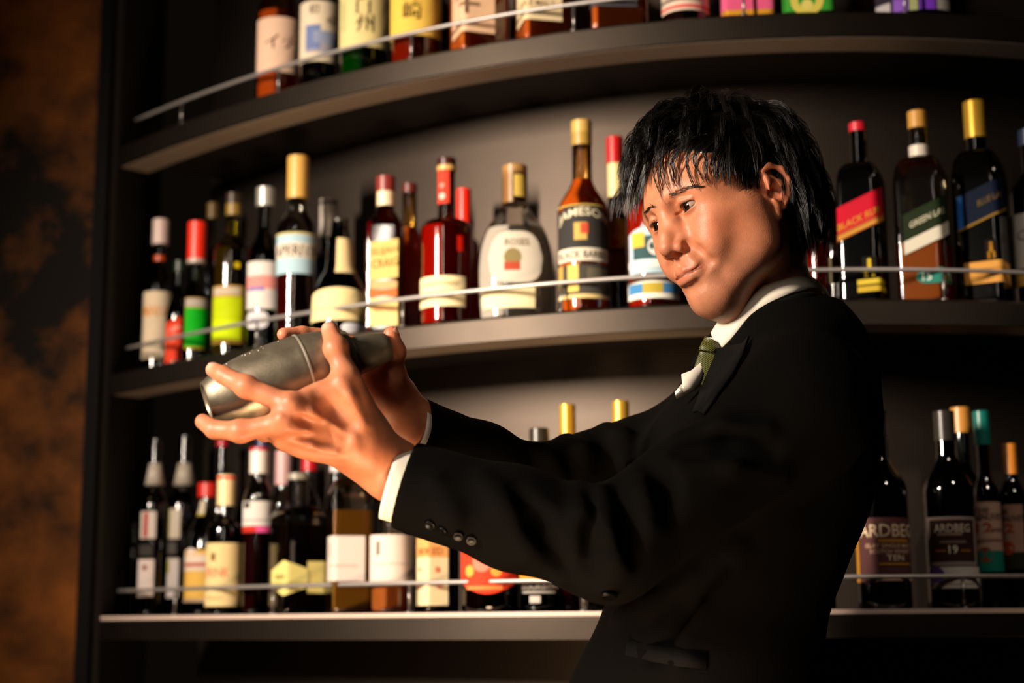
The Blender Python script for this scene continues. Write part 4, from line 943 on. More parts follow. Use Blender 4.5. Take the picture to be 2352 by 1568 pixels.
# ------------------------------------------------------------------ suit: torso, sleeves (world axes)
FT = np.array([-.93, -.37, 0]); FT /= np.linalg.norm(FT); RT = np.array([FT[1], -FT[0], 0])      # facing, his right
TOR = [  # centre px, half depth, half width
    ((1808, 668, 1.84), .046, .050), ((1804, 720, 1.835), .066, .082), ((1800, 765, 1.83), .075, .112), ((1790, 860, 1.83), .094, .140), ((1738, 1000, 1.83), .125, .165), ((1720, 1150, 1.83), .126, .162),
    ((1640, 1400, 1.83), .115, .150), ((1582, 1568, 1.83), .126, .165), ((1560, 1760, 1.83), .132, .175)]
def torso_fn(grow=0.0, lim=None):
    C = np.array([P(*c) for c, _, _ in TOR]); o = np.argsort(C[:, 2]); C = C[o]; A = np.array([a for _, a, _ in TOR])[o] + grow; Bw = np.array([b for _, _, b in TOR])[o] + grow
    zs = np.linspace(C[0, 2], C[-1, 2], 120); w = np.ones(9) / 9
    sm = lambda y: np.convolve(np.pad(np.interp(zs, C[:, 2], y), 4, mode='edge'), w, 'valid')
    cx, cy, aa, bb = sm(C[:, 0]), sm(C[:, 1]), sm(A), sm(Bw); f = FT.astype(np.float32); r = RT.astype(np.float32)
    def fn(p):
        z = p[:, 2]; u = (p[:, 0] - np.interp(z, zs, cx)); v = (p[:, 1] - np.interp(z, zs, cy))
        e = (u * f[0] + v * f[1]) / np.interp(z, zs, aa); g = (u * r[0] + v * r[1]) / np.interp(z, zs, bb)
        k = (np.abs(e) ** 2.3 + np.abs(g) ** 2.3) ** (1 / 2.3)
        d = (k - 1) * np.interp(z, zs, aa) * .92
        return np.maximum(d, np.maximum(z - zs[-1], zs[0] - z)).astype(np.float32)
    return fn, C
def plane_cut(c, n, R):
    c = np.asarray(c, np.float32); n = np.asarray(n, np.float32)
    def fn(p):
        q = p - c; return np.maximum(-(q @ n), np.sqrt((q * q).sum(1)) - R).astype(np.float32)     # solid on the +n side, inside radius R
    return fn
def jacket_sdf():
    s = Sdf(); fn, C = torso_fn()
    s.fun(fn, C.mean(0), .75, .02)
    for cu, el, sh, rc, re, rs, mid in ((CUFF_L, ELB_L, SHO_L, .0450, .0520, .0650, .0500), (CUFF_R, ELB_R, SHO_R, .0400, .0450, .052, .0440)):
        d = (cu - el) / np.linalg.norm(cu - el)
        s.cap(cu + d * .05, cu * .45 + el * .55, rc - .001, mid, .02); s.cap(cu * .45 + el * .55, el, mid, re, .02)
        s.cap(el, sh, re * 1.02, rs, .025); s.cap(sh, C[-3] * .6 + sh * .4, rs * .98, rs * .9, .05)
    return s
JS = jacket_sdf()
def ridge(pix, rad, depth, k=.02):
    q = [march(JS0, *a) for a in pix]
    if any(x is None for x in q): return
    q = [x + (0, depth, 0) for x in q]
    JS.chain(q, [rad * .5] + [rad] * (len(q) - 2) + [rad * .4], k)
def valley(pix, rad, depth, k=.02):
    q = [march(JS0, *a) for a in pix]
    if any(x is None for x in q): return
    JS.chain([x + (0, -depth, 0) for x in q], [rad * .5] + [rad] * (len(q) - 2) + [rad * .4], k, 's')
JS0 = Sdf(); JS0.ops = list(JS.ops)
# folds read off the cloth: along the forearm, round the elbow, across the armpit
ridge([(1110, 1095), (1160, 1160), (1215, 1260), (1290, 1325)], .007, .003)
valley([(1190, 1120), (1240, 1200), (1300, 1290)], .006, .004)
ridge([(1330, 1120), (1345, 1180), (1330, 1270)], .007, .003); valley([(1362, 1140), (1368, 1220), (1350, 1290)], .006, .003)
ridge([(1385, 1130), (1410, 1220), (1425, 1290), (1400, 1345)], .008, .003); valley([(1425, 1120), (1450, 1210), (1455, 1280)], .008, .004)
ridge([(1440, 1060), (1480, 1130), (1490, 1200)], .009, .004); valley([(1480, 1050), (1530, 1110), (1545, 1180)], .007, .004)
ridge([(1000, 1110), (1040, 1180), (1060, 1230)], .005, .003)
ridge([(1560, 1010), (1660, 980), (1760, 985)], .008, .003); ridge([(1570, 1060), (1680, 1060), (1790, 1090)], .008, .004); valley([(1565, 1035), (1670, 1020), (1770, 1040)], .006, .004)
ridge([(1220, 1035), (1250, 1050), (1280, 1090)], .010, .003); ridge([(1300, 1010), (1330, 1040), (1340, 1080)], .012, .002); ridge([(1395, 985), (1420, 1010), (1430, 1050)], .012, .002)
ridge([(1600, 1330), (1500, 1390), (1420, 1420)], .007, .003); ridge([(1700, 1260), (1600, 1400), (1560, 1530)], .008, .004); valley([(1660, 1300), (1570, 1400), (1500, 1500)], .006, .004)
def wav(p):
    return (.0006 * np.sin(p[:, 0] * 61 + p[:, 2] * 37 + 1.5 * np.sin(p[:, 1] * 40)) * np.sin(p[:, 2] * 53 - p[:, 0] * 29 + 1)).astype(np.float32)
JS.fun(wav, P(1500, 1150, 1.8), 1.2, .01, 'd')
for cu, el, rc in ((CUFF_L, ELB_L, .0450), (CUFF_R, ELB_R, .0400)):
    d = (cu - el) / np.linalg.norm(cu - el)
    JS.fun(plane_cut(cu, d, .10), cu, .10, .002, 's')
    JS.cap(cu + d * .03, cu - d * .010, rc - .0062, rc - .0066, .002, 's')
# neck opening
JS.cap(P(1806, 590, 1.835), P(1794, 722, 1.828), .080, .066, .006, 's'); JS.cap(P(1800, 640, 1.80), P(1716, 752, 1.79), .05, .034, .01, 's')
# V of the lapels over the shirt front
lo, hi = box_of(*[P(*c) + 0 * FT for c, _, _ in TOR], CUFF_L, CUFF_R, ELB_L, ELB_R, SHO_R, pad=.19)
hi[2] = P(1800, 640, 1.84)[2]; lo[0] = min(CUFF_L[0], CUFF_R[0]) - .05; lo[1] = 1.48; hi[1] = 2.12
JV, JQ = JS.mesh(lo, hi, .0027); JV = relax(JV, JQ, 2)
# body under the cloth (joins head and hands)
BS = Sdf(); fnb, Cb = torso_fn(-.018); BS.fun(fnb, Cb.mean(0), .75, .02)
for a, b_, c in ((P(1000, 1115, 1.60), ELB_L, SHO_L), (P(1025, 1018, 1.743), ELB_R, SHO_R)):
    BS.cap(a, b_, .027, .034, .02); BS.cap(b_, c, .035, .044, .02); BS.cap(c, Cb[-3] * .6 + c * .4, .044, .05, .04)
BS.cap(P(1806, 770, 1.84), P(1800, 690, 1.838), .05, .044, .02)
BV, BQ = BS.mesh(lo, hi, .0055); BV = relax(BV, BQ, 1)
# ------------------------------------------------------------------ the bartender assembled
person = thing('person', 'bartender in a black suit and green tie, shaking a steel cocktail shaker with both hands', 'person', P(1640, 1560, 1.82) * np.array([1, 1, 0]))
def to_local(V): return np.asarray(V) - np.array(person.location)[None]
def pchild(name, V, Q, mats, smooth=True): return np_mesh(name, to_local(V), Q, mats, person, smooth)
pieces = [(HEADV, HEADQ, HEADC), (HLV, HLQ, HLC), (HRV, HRQ, HRC), (BV, BQ, np.repeat(SKIN[None], len(BV), 0))]
off = 0; VV = []; QQ = []; CC = []
for v, q, c in pieces: VV.append(v); QQ.append(q + off); CC.append(c); off += len(v)
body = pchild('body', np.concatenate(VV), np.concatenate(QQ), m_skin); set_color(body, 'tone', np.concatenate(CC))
# eyeballs
m_eye = bpy.data.materials.new('eyeball'); m_eye.use_nodes = True; nt = m_eye.node_tree; b = nt.nodes['Principled BSDF']
at = nt.nodes.new('ShaderNodeAttribute'); at.attribute_name = 'tone'; nt.links.new(at.outputs['Color'], b.inputs['Base Color']); b.inputs['Roughness'].default_value = .08
def eyeball(e, gaze):
    g = np.asarray(gaze, float); g /= np.linalg.norm(g); a = np.cross(g, (0, 0, 1)); a /= np.linalg.norm(a); bb = np.cross(a, g)
    V = []; C = []; n = 40; m = 44; F = []
    for i in range(m + 1):
        th = math.pi * i / m * .75; rr = EYR + .0006 * math.exp(-(th / .42) ** 2)
        for k in range(n):
            w = 2 * math.pi * k / n; V.append(EYE * [e, 1, 1] + rr * (g * math.cos(th) + math.sin(th) * (a * math.cos(w) + bb * math.sin(w))))
            d = EYR * math.sin(th) if th < 1.5 else 9
            C.append((.004, .003, .003) if d < .0026 else lin('#2a1408') if d < .0059 else lin('#140a06') if d < .0067 else lin('#a8917e'))
    for i in range(m):
        for k in range(n): F.append((i * n + k, i * n + (k + 1) % n, (i + 1) * n + (k + 1) % n, (i + 1) * n + k))
    o = pchild('eye', hw(np.array(V)), np.array(F), m_eye); set_color(o, 'tone', np.array(C))
eyeball(-1, (.06, 1, -.06)); eyeball(1, (.06, 1, -.06))
# suit
m_suit = pmat('black_wool', '#060504', .9, spec=.06, bump=.10, bscale=900)
jacket = pchild('jacket', JV, JQ, m_suit)
def strip_loft(name, top, bot, mat, thick=.003, n=60, closed=True, rows=6, bulge=0.0):
    """band between two 3-D edge curves, with thickness"""
    def cr(pt, closed):
        pt = np.array(pt); k = len(pt); out = []
        for t in np.linspace(0, k if closed else k - 1, n, endpoint=not closed):
            i = min(int(t), k - 1 if closed else k - 2); f = t - i
            g = (lambda j: pt[j % k]) if closed else (lambda j: pt[min(max(j, 0), k - 1)])
            p0, p1, p2, p3 = g(i - 1), g(i), g(i + 1), g(i + 2)
            out.append(.5 * (2 * p1 + (p2 - p0) * f + (2 * p0 - 5 * p1 + 4 * p2 - p3) * f * f + (3 * p1 - p0 - 3 * p2 + p3) * f ** 3))
        return np.array(out)
    T, Bt = cr(top, closed), cr(bot, closed); ctr = (T.mean(0) + Bt.mean(0)) / 2
    G = np.stack([T * (1 - s) + Bt * s for s in np.linspace(0, 1, rows)], 1)
    du = np.roll(G, -1, 0) - np.roll(G, 1, 0)
    if not closed: du[0] = G[1] - G[0]; du[-1] = G[-1] - G[-2]
    dv = np.gradient(G, axis=1); N = np.cross(du, dv); N /= np.linalg.norm(N, axis=2, keepdims=True) + 1e-12
    if ((G - ctr) * N).sum() < 0: N = -N
    G = G + N * (np.sin(np.linspace(0, math.pi, rows)) * bulge)[None, :, None]
    O, I_ = G + N * thick / 2, G - N * thick / 2; V = np.concatenate([O.reshape(-1, 3), I_.reshape(-1, 3)]); m = n * rows; F = []
    for i in range(n if closed else n - 1):
        j = (i + 1) % n
        for r in range(rows - 1):
            a, b, c, d = i * rows + r, j * rows + r, j * rows + r + 1, i * rows + r + 1
            F += [(a, b, c, d), (m + d, m + c, m + b, m + a)]
        F += [(i * rows, m + i * rows, m + j * rows, j * rows), (i * rows + rows - 1, j * rows + rows - 1, m + j * rows + rows - 1, m + i * rows + rows - 1)]
    if not closed:
        for i in (0, n - 1):
            for r in range(rows - 1): F.append((i * rows + r, i * rows + r + 1, m + i * rows + r + 1, m + i * rows + r))
    return mesh_obj(name, to_local(V), F, mat, person)
m_shirt = pmat('white_shirt', '#e6dccb', .75, spec=.2, bump=.08, bscale=1200)
PP = lambda *q: [P(*a) for a in q]
strip_loft('shirt_collar', PP((1635, 764, 1.800), (1659, 729, 1.782), (1703, 688, 1.768), (1751, 659, 1.764), (1799, 643, 1.768), (1833, 636, 1.782), (1862, 640, 1.810), (1886, 657, 1.850), (1872, 672, 1.895), (1800, 692, 1.905), (1720, 735, 1.882), (1660, 768, 1.85), (1632, 784, 1.822)),
           PP((1656, 802, 1.780), (1684, 774, 1.764), (1722, 727, 1.750), (1767, 697, 1.744), (1815, 675, 1.748), (1850, 668, 1.764), (1880, 671, 1.800), (1902, 684, 1.855), (1884, 706, 1.91), (1800, 728, 1.925), (1716, 770, 1.9), (1656, 800, 1.862), (1638, 812, 1.83)), m_shirt, .0035, n=90, closed=False, bulge=.002)
# shirt cuffs
for cu, el, r, pr in ((CUFF_L, ELB_L, .0385, .0135), (CUFF_R, ELB_R, .0352, .0055)):
    d = (cu - el) / np.linalg.norm(cu - el); a = np.cross(d, (0, 1, 0)); a /= np.linalg.norm(a); b_ = np.cross(d, a)
    ring = lambda off, r_: [cu + d * off + r_ * (a * math.cos(w) + b_ * math.sin(w)) for w in np.linspace(0, 2 * math.pi, 24, endpoint=False)]
    strip_loft('shirt_cuff', ring(pr, r), ring(-.012, r + .0002), m_shirt, .003, n=64)

# nails: small curved plates set into the fingertips
m_nail = pmat('fingernail', '#d9a088', .28, spec=.5)
def nail(tip, along, nrm, L=.0058, w=.0044):
    along = np.asarray(along, float); along /= np.linalg.norm(along); nrm = np.asarray(nrm, float); nrm -= along * (nrm @ along); nrm /= np.linalg.norm(nrm); sd = np.cross(along, nrm); V = []; F = []
    for i in range(7):
        for k in range(7):
            a, b_ = (i / 6 * 2 - 1), (k / 6 * 2 - 1); e = math.sqrt(max(0, 1 - abs(a) ** 4)) ; V.append(tip + along * a * L + sd * b_ * w * e + nrm * (.0009 - .0028 * b_ * b_ * e * e - .0008 * a * a))
    for i in range(6):
        for k in range(6): F.append((i * 7 + k, (i + 1) * 7 + k, (i + 1) * 7 + k + 1, i * 7 + k + 1))
    pchild('fingernail', np.array(V), np.array(F), m_nail)
j = finL[0][0]; nail(j[3] + np.array([-.0006, -.0062, .0042]), j[3] - j[2], (-.25, -.8, .55))
nail(thR[3] + np.array([.0062, -.0048, .0020]), thR[3] - thR[2], (.75, -.6, .2))
nail(thL[3] + np.array([.0058, -.0062, .0010]), thL[3] - thL[2], (.7, -.72, .05))
# ------------------------------------------------------------------ hair, brows, lashes
from mathutils.bvhtree import BVHTree
HB = BVHTree.FromPolygons([tuple(map(float, v)) for v in HEADV], [tuple(map(int, q)) for q in HEADQ])
def cast(bvh, px, py):
    d = ray(px, py); d = d / np.linalg.norm(d)
    loc, nrm, i, t = bvh.ray_cast(Vector(CAMP), Vector(d))
    return (None, None) if loc is None else (np.array(loc), np.array(nrm))
m_hair = bpy.data.materials.new('black_hair'); m_hair.use_nodes = True; b = m_hair.node_tree.nodes['Principled BSDF']
b.inputs['Base Color'].default_value = (*lin('#0d0a08'), 1); b.inputs['Roughness'].default_value = .34; b.inputs['Specular IOR Level'].default_value = .55
SC_C, SC_R = np.array([0, -.010, .049]), np.array([.0785, .0995, .0930])
GL = HR.T @ np.array([0, 0, -1.0])            # gravity in head axes
def tubes(curves, radii, sides=3):
    """many tapered strands -> one vertex/face pair; curves (n, k, 3)"""
    C = np.asarray(curves); n, k, _ = C.shape; T = np.gradient(C, axis=1); T /= np.linalg.norm(T, axis=2, keepdims=True) + 1e-12
    ref = np.array([.31, .52, .80]); A = np.cross(T, ref); A /= np.linalg.norm(A, axis=2, keepdims=True) + 1e-12; B_ = np.cross(T, A)
    w = np.arange(sides) * 2 * math.pi / sides; R = np.asarray(radii)[..., None, None]
    V = C[:, :, None, :] + R * (A[:, :, None, :] * np.cos(w)[None, None, :, None] + B_[:, :, None, :] * np.sin(w)[None, None, :, None])
    base = (np.arange(n) * k * sides)[:, None, None]; i = (np.arange(k - 1) * sides)[None, :, None]; s = np.arange(sides)[None, None, :]; s2 = (s + 1) % sides
    Q = np.stack([base + i + s, base + i + s2, base + i + sides + s2, base + i + sides + s], -1).reshape(-1, 4)
    return V.reshape(-1, 3), Q
K = 12
def settle(root, d0, length, grav, curl, minoff, fwd=None):
    """march one guide strand: leave the scalp along d0, bend with gravity, never enter the skull"""
    p = np.array(root, float); d = np.array(d0, float); out = [p.copy()]; st = length / (K - 1)
    for i in range(K - 1):
        d = d + GL * grav * (i + 1) / K + (0 if fwd is None else np.asarray(fwd) * .25) + curl * math.sin(i * .9)
        d /= np.linalg.norm(d); p = p + d * st
        q = (p - SC_C) / (SC_R + minoff); L = np.linalg.norm(q)
        if L < 1: p = SC_C + q / L * (SC_R + minoff)
        out.append(p.copy())
    return np.array(out)
guides = []          # (curve in head axes, clump radius, strand count)
r2 = np.random.default_rng(11)
# cap of hair: clumps leaving the whorl at the crown
n_cl = 560
for i in range(n_cl):
    u = r2.uniform(0, 1); v = r2.uniform(0, 2 * math.pi)
    zc = 1 - 1.62 * u                                                    # from the top down to the nape
    n = np.array([math.cos(v) * math.sqrt(max(0, 1 - zc * zc)), math.sin(v) * math.sqrt(max(0, 1 - zc * zc)), zc])
    p = SC_C + n * SC_R
    x, y, z = p
    if y > .030 and z < .100 - max(0, .062 - abs(x)) * .1: continue      # face and forehead stay clear
    if abs(x) > .045 and y > -.002 and z < .052 and not (y < .036 and z > .012): continue
    if abs(x) > .05 and -.05 < y <= .0 and z < .036: continue            # ears
    if z < -.052: continue
    crown = np.array([.01, -.055, .135]); t = p - crown; t = t - n * (t @ n); t /= np.linalg.norm(t) + 1e-9
    sw = np.cross(n, t); top = np.clip((z - .03) / .09, 0, 1)
    if y > .0 and z > .085:                                             # top front: lifted, swept forward and to the near side
        d0 = n * .80 + np.array([0, 1, 0]) * .60 + t * .35 + sw * r2.normal(0, .16); Ln = r2.uniform(.062, .088) if y < .045 else r2.uniform(.042, .060); g = .55; mo = .020
    elif top > .5:
        d0 = n * .60 + t * .95 + sw * r2.normal(.1, .16); Ln = r2.uniform(.055, .085); g = .45; mo = .020
    elif y < -.03:
        d0 = n * .55 + t * .9 + sw * r2.normal(0, .25); Ln = r2.uniform(.050, .080); g = .55; mo = .014
    else:
        d0 = n * .22 + t * 1.0 + sw * r2.normal(0, .12); Ln = r2.uniform(.022, .040); g = .7; mo = .004
    if z < -.02: Ln = r2.uniform(.03, .05)
    guides.append((settle(p, d0 / np.linalg.norm(d0), Ln, g, r2.normal(0, .05, 3), mo * r2.uniform(.35, 1.15)), .0075, 24))
for i in range(230):     # full back of the head down to the nape
    v = r2.uniform(-math.pi * .97, -math.pi * .03); zc = r2.uniform(-.95, .75); c_ = math.sqrt(1 - zc * zc)
    n = np.array([math.cos(v) * c_, math.sin(v) * c_, zc]); p = SC_C + n * SC_R
    if p[1] > -.035: continue
    crown = np.array([.01, -.055, .135]); t = p - crown; t = t - n * (t @ n); t /= np.linalg.norm(t) + 1e-9
    d0 = n * .75 + t * .8 + np.cross(n, t) * r2.normal(0, .2)
    guides.append((settle(p, d0 / np.linalg.norm(d0), r2.uniform(.055, .085) if p[2] > -.01 else r2.uniform(.045, .06), .5, r2.normal(0, .04, 3), r2.uniform(.010, .030)), .009, 24))
# fringe, read lock by lock from the photo
FARY = float(hw((.030, .100, .040))[1])
def lock(px, lift, rad, cnt, far=0.0, depth=None):
    q = []
    for i, (a, c) in enumerate(px):
        L, nn = cast(HB, a, c); yy = (L[1] if L is not None else FARY + far)
        q.append(P(a, c, yy - (lift[i] if isinstance(lift, (list, tuple)) else lift)))
    q = hl(np.array(q)); tt = np.linspace(0, len(q) - 1, K); out = []
    yv = q.copy()
    for t in tt:
        i = min(int(t), len(q) - 2); f = t - i; p0, p1, p2, p3 = q[max(i - 1, 0)], q[i], q[i + 1], q[min(i + 2, len(q) - 1)]
        out.append(.5 * (2 * p1 + (p2 - p0) * f + (2 * p0 - 5 * p1 + 4 * p2 - p3) * f * f + (3 * p1 - p0 - 3 * p2 + p3) * f ** 3))
    guides.append((np.array(out), rad, cnt))
for k in range(7):      # curtain on the far side of the forehead
    o = k * 7
    lock([(1600 - o * .3, 262 + o * .3), (1530, 262 + o * .5), (1482 + o * .35, 320 + o * .4), (1456 + o * .55, 395), (1443 + o * .6, 450), (1437 + o * .65, 497 + (k % 3) * 9)], [.012, .018, .014, .010, .006, .004], .0055, 34, far=.004 * k)
for k in range(5):
    o = k * 9
    lock([(1640, 250), (1560, 268 + o), (1512 - o * .2, 325 + o * .5), (1480 + o * .2, 390), (1462 + o * .4, 440 + k * 6)], [.02, .026, .020, .012, .008], .006, 30, far=.0)
FR = [[(1590, 300), (1530, 322), (1506, 365), (1516, 415), (1535, 480)], [(1600, 300), (1545, 318), (1520, 352), (1522, 400), (1540, 452)], [(1600, 300), (1556, 318), (1530, 350), (1532, 395), (1548, 455)],
      [(1620, 305), (1570, 325), (1548, 362), (1556, 405), (1566, 442)], [(1640, 310), (1590, 332), (1574, 370), (1584, 408), (1600, 442)], [(1650, 312), (1610, 335), (1598, 375), (1606, 410), (1617, 432)],
      [(1590, 310), (1516, 340), (1500, 385), (1508, 425), (1524, 462)], [(1620, 310), (1560, 335), (1540, 372), (1546, 410), (1560, 430)], [(1660, 315), (1624, 345), (1616, 380), (1622, 408), (1634, 425)]]
for f in FR:
    for r_ in range(2):
        j = [(a + r2.normal(0, 5), c + r2.normal(0, 4)) for a, c in f]; lock(j, [.022, .019, .012, .006, .003], .0026, 9)
for k in range(16):     # over the temple and in front of the ear
    x0 = 1628 + k * 7; lock([(x0 + 34, 300 + r2.normal(0, 8)), (x0 + 14, 345), (x0 + 4, 388), (x0 + 6 + r2.normal(0, 6), 412 + min(k, 9) * 2.2 + r2.normal(0, 6))], [.016, .012, .006, .003], .0045, 22)
for k in range(12):     # loose flicks over the ear and at the nape
    a = r2.uniform(1830, 1905); lock([(a - 10, 380 + r2.normal(0, 10)), (a + 8, 440), (a + 18, 500 + r2.normal(0, 10)), (a + r2.normal(4, 14), 575 + r2.normal(0, 14))], [.0, .004, .004, .0], .007, 26, far=.09)
CUR = []; RAD = []
for c, rad, cnt in guides:
    t = np.linspace(0, 1, K); tip = 1 - .72 * t ** 1.4                    # strands draw together toward the tip
    for s in range(cnt):
        o = r2.normal(0, 1, 3); o *= rad * r2.uniform(.2, 1) ** .5 / (np.linalg.norm(o) + 1e-9); wv = r2.normal(0, .0011, 3); L = r2.uniform(.78, 1.0)
        cc = np.stack([np.interp(t * L, t, c[:, k_]) for k_ in range(3)], -1)
        CUR.append(cc + o[None] * tip[:, None] + wv[None] * np.sin(t * 5 + s)[:, None] * t[:, None])
        RAD.append(np.interp(t, [0, .6, 1], [.00033, .00028, .00007]) * r2.uniform(.7, 1.25))
HV_, HQ_ = tubes(hw(np.array(CUR).reshape(-1, 3)).reshape(-1, K, 3), np.array(RAD))
# under-layer that keeps the scalp dark
hs = Sdf()
hs.ell((0, -.014, .060), (.0855, .1040, .0945), .02); hs.ell((0, -.070, -.005), (.062, .044, .065), .03)
for e in (-1, 1): hs.cap((e * .077, .026, .045), (e * .0785, .022, .018), .0085, .004, .012); hs.ell((e * .070, -.045, .02), (.018, .03, .045), .02)
hs.ell((0, .085, .010), (.100, .062, .078), .012, 's')
for e in (-1, 1): hs.ell((e * .088, -.012, .003), (.020, .024, .034), .006, 's'); hs.ell((e * .088, .060, .03), (.030, .040, .036), .01, 's')
hs.fun(lambda p: (.0016 * np.sin(p[:, 0] * 420 + 3 * np.sin(p[:, 2] * 80)) * np.sin(p[:, 1] * 160 + p[:, 0] * 130)).astype(np.float32), (0, 0, .04), .3, .01, 'd')
UV_, UQ_ = hs.mesh((-.115, -.135, -.09), (.115, .125, .175), .0028); UV_ = hw(relax(UV_, UQ_, 1))
hair = pchild('hair', np.concatenate([UV_, HV_]), np.concatenate([UQ_, HQ_ + len(UV_)]), m_hair)
# brows
bc = []; br = []
def brow(path, wid, n):
    path = np.array(path, float)
    for i in range(n):
        t = r2.uniform(0, len(path) - 1.01); k = int(t); f = t - k; c = path[k] * (1 - f) + path[k + 1] * f; d = path[k + 1] - path[k]; d /= np.linalg.norm(d)
        w = np.interp(t / (len(path) - 1), [0, .35, 1], [wid, wid, wid * .35]); a = c + np.array([-d[1], d[0]]) * r2.uniform(-w, w); e_ = a + d * r2.uniform(7, 12) + np.array([-d[1], d[0]]) * r2.normal(0, 1.5)
        pa, na = cast(HB, *a); pb, nb_ = cast(HB, *e_)
        if pa is None or pb is None or np.linalg.norm(pa - pb) > .02: continue
        bc.append([pa + na * .0002, (pa + pb) / 2 + na * .0011, pb + nb_ * .0006]); br.append([.00017, .00015, .00005])
brow([(1536, 451), (1556, 441), (1578, 431), (1598, 427), (1611, 429)], 4.6, 170); brow([(1510, 478), (1500, 474), (1492, 478), (1486, 484)], 3.2, 60)
ev, eq = tubes(np.array(bc), np.array(br)); pchild('eyebrows', ev, eq, m_hair)
# lashes: the dark line of the upper and lower lid
for e in (-1, 1):
    c = EYE * [e, 1, 1]; mb = MB()
    for sgn, rr in ((1, .00085), (-1, .00035)):
        q = []
        for dx in np.linspace(-.0138, .0138, 17):
            zz = sgn * .0048 * math.sqrt(max(0, 1 - (dx / .0154) ** 2)); xx = dx; a = e * .12
            X = math.cos(a) * xx - math.sin(a) * zz; Z = math.sin(a) * xx + math.cos(a) * zz
            Y = math.sqrt(max(1e-8, (EYR + (.0018 if sgn > 0 else .0012)) ** 2 - X * X - Z * Z)); q.append(hw(c + np.array([e * .0005 * 0 + X, Y, Z])))
        mb.tube(to_local(np.array(q)), np.interp(np.linspace(0, 1, 17), [0, .15, .5, .85, 1], [.0002, rr * .8, rr, rr * .8, .0002]), 6)
    mb.build('eyelashes', m_hair, person)
# ------------------------------------------------------------------ tie, pocket square, lapel, buttons, trousers
JB = BVHTree.FromPolygons([tuple(map(float, v)) for v in JV], [tuple(map(int, q)) for q in JQ])
def on_jacket(px, py, lift=0.0, dflt=1.78):
    L, n = cast(JB, px, py)
    return (P(px, py, dflt), np.array([0, -1, 0])) if L is None else (L + n * lift, n)
def sheet(name, rows, mat, thick=.0015, lift=.004, dflt=1.78, puff=None, parent=None):
    """cloth patch from a grid of photo pixels laid on the jacket, with real thickness"""
    R, Cn = len(rows), len(rows[0]); T = []
    for i, r in enumerate(rows):
        for j, q in enumerate(r): L, n = on_jacket(q[0], q[1], lift + (q[2] if len(q) > 2 else 0), dflt); T.append((L, n))
    V = [t[0] + t[1] * thick / 2 for t in T] + [t[0] - t[1] * thick / 2 for t in T]; m = R * Cn; F = []
    for i in range(R - 1):
        for j in range(Cn - 1): a, b_, c, d = i * Cn + j, (i + 1) * Cn + j, (i + 1) * Cn + j + 1, i * Cn + j + 1; F += [(a, b_, c, d), (m + d, m + c, m + b_, m + a)]
    ring = [(0, j) for j in range(Cn)] + [(i, Cn - 1) for i in range(1, R)] + [(R - 1, j) for j in range(Cn - 2, -1, -1)] + [(i, 0) for i in range(R - 2, 0, -1)]
    for k in range(len(ring)):
        a = ring[k][0] * Cn + ring[k][1]; b_ = ring[(k + 1) % len(ring)]; b_ = b_[0] * Cn + b_[1]; F.append((a, b_, m + b_, m + a))
    return mesh_obj(name, to_local(V), F, mat, person)
# tie: knot and blade
m_tie = bpy.data.materials.new('green_tie_silk'); m_tie.use_nodes = True; nt = m_tie.node_tree; b = nt.nodes['Principled BSDF']
tc = nt.nodes.new('ShaderNodeTexCoord'); mp = nt.nodes.new('ShaderNodeMapping'); mp.inputs['Rotation'].default_value = (0.3, .9, .4); wv = nt.nodes.new('ShaderNodeTexWave'); wv.inputs['Scale'].default_value = 170; wv.inputs['Distortion'].default_value = 1.2
rp = nt.nodes.new('ShaderNodeValToRGB'); rp.color_ramp.elements[0].position = .35; rp.color_ramp.elements[0].color = (*lin('#181806'), 1); rp.color_ramp.elements[1].position = .65; rp.color_ramp.elements[1].color = (*lin('#62621e'), 1)
nt.links.new(tc.outputs['Object'], mp.inputs[0]); nt.links.new(mp.outputs[0], wv.inputs['Vector']); nt.links.new(wv.outputs['Fac'], rp.inputs[0]); nt.links.new(rp.outputs[0], b.inputs['Base Color']); b.inputs['Roughness'].default_value = .5
def slab(rows, name, mat, th, bul):
    """rows: left and right px + depth; closed loft with rounded section"""
    V = []; F = []; n = 14
    for (xl, yl, xr, yr, Y) in rows:
        L, R = P(xl, yl, Y), P(xr, yr, Y - .004); c = (L + R) / 2; a = (R - L) / 2; nrm = np.array([-.35, -.93, .1])
        for k in range(n):
            w = 2 * math.pi * k / n; V.append(c + a * math.copysign(abs(math.cos(w)) ** .7, math.cos(w)) + nrm * math.sin(w) * (th + bul))
    for i in range(len(rows) - 1):
        for k in range(n): F.append((i * n + k, i * n + (k + 1) % n, (i + 1) * n + (k + 1) % n, (i + 1) * n + k))
    F += [tuple(range(n)), tuple(range((len(rows) - 1) * n, len(rows) * n))[::-1]]
    return mesh_obj(name, to_local(V), F, mat, person)
TY = SQ0 = float(on_jacket(1612, 900)[0][1]) + .012
t0 = slab([(1620, 774, 1650, 788, TY + .010), (1612, 788, 1657, 801, TY + .004), (1606, 800, 1652, 808, TY), (1607, 806, 1644, 812, TY + .002)], 'tie_knot', m_tie, .007, .002)
t1 = slab([(1609, 802, 1643, 808, TY + .006), (1604, 816, 1654, 824, TY + .003), (1597, 834, 1650, 846, TY + .002), (1590, 858, 1640, 868, TY + .002), (1586, 880, 1630, 888, TY + .004)], 'tie', m_tie, .0035, .0)
sf = slab([(1628, 775, 1690, 780, TY + .02), (1612, 812, 1690, 830, TY + .018), (1598, 860, 1670, 880, TY + .016)], 'shirt_front', m_shirt, .002, .0)
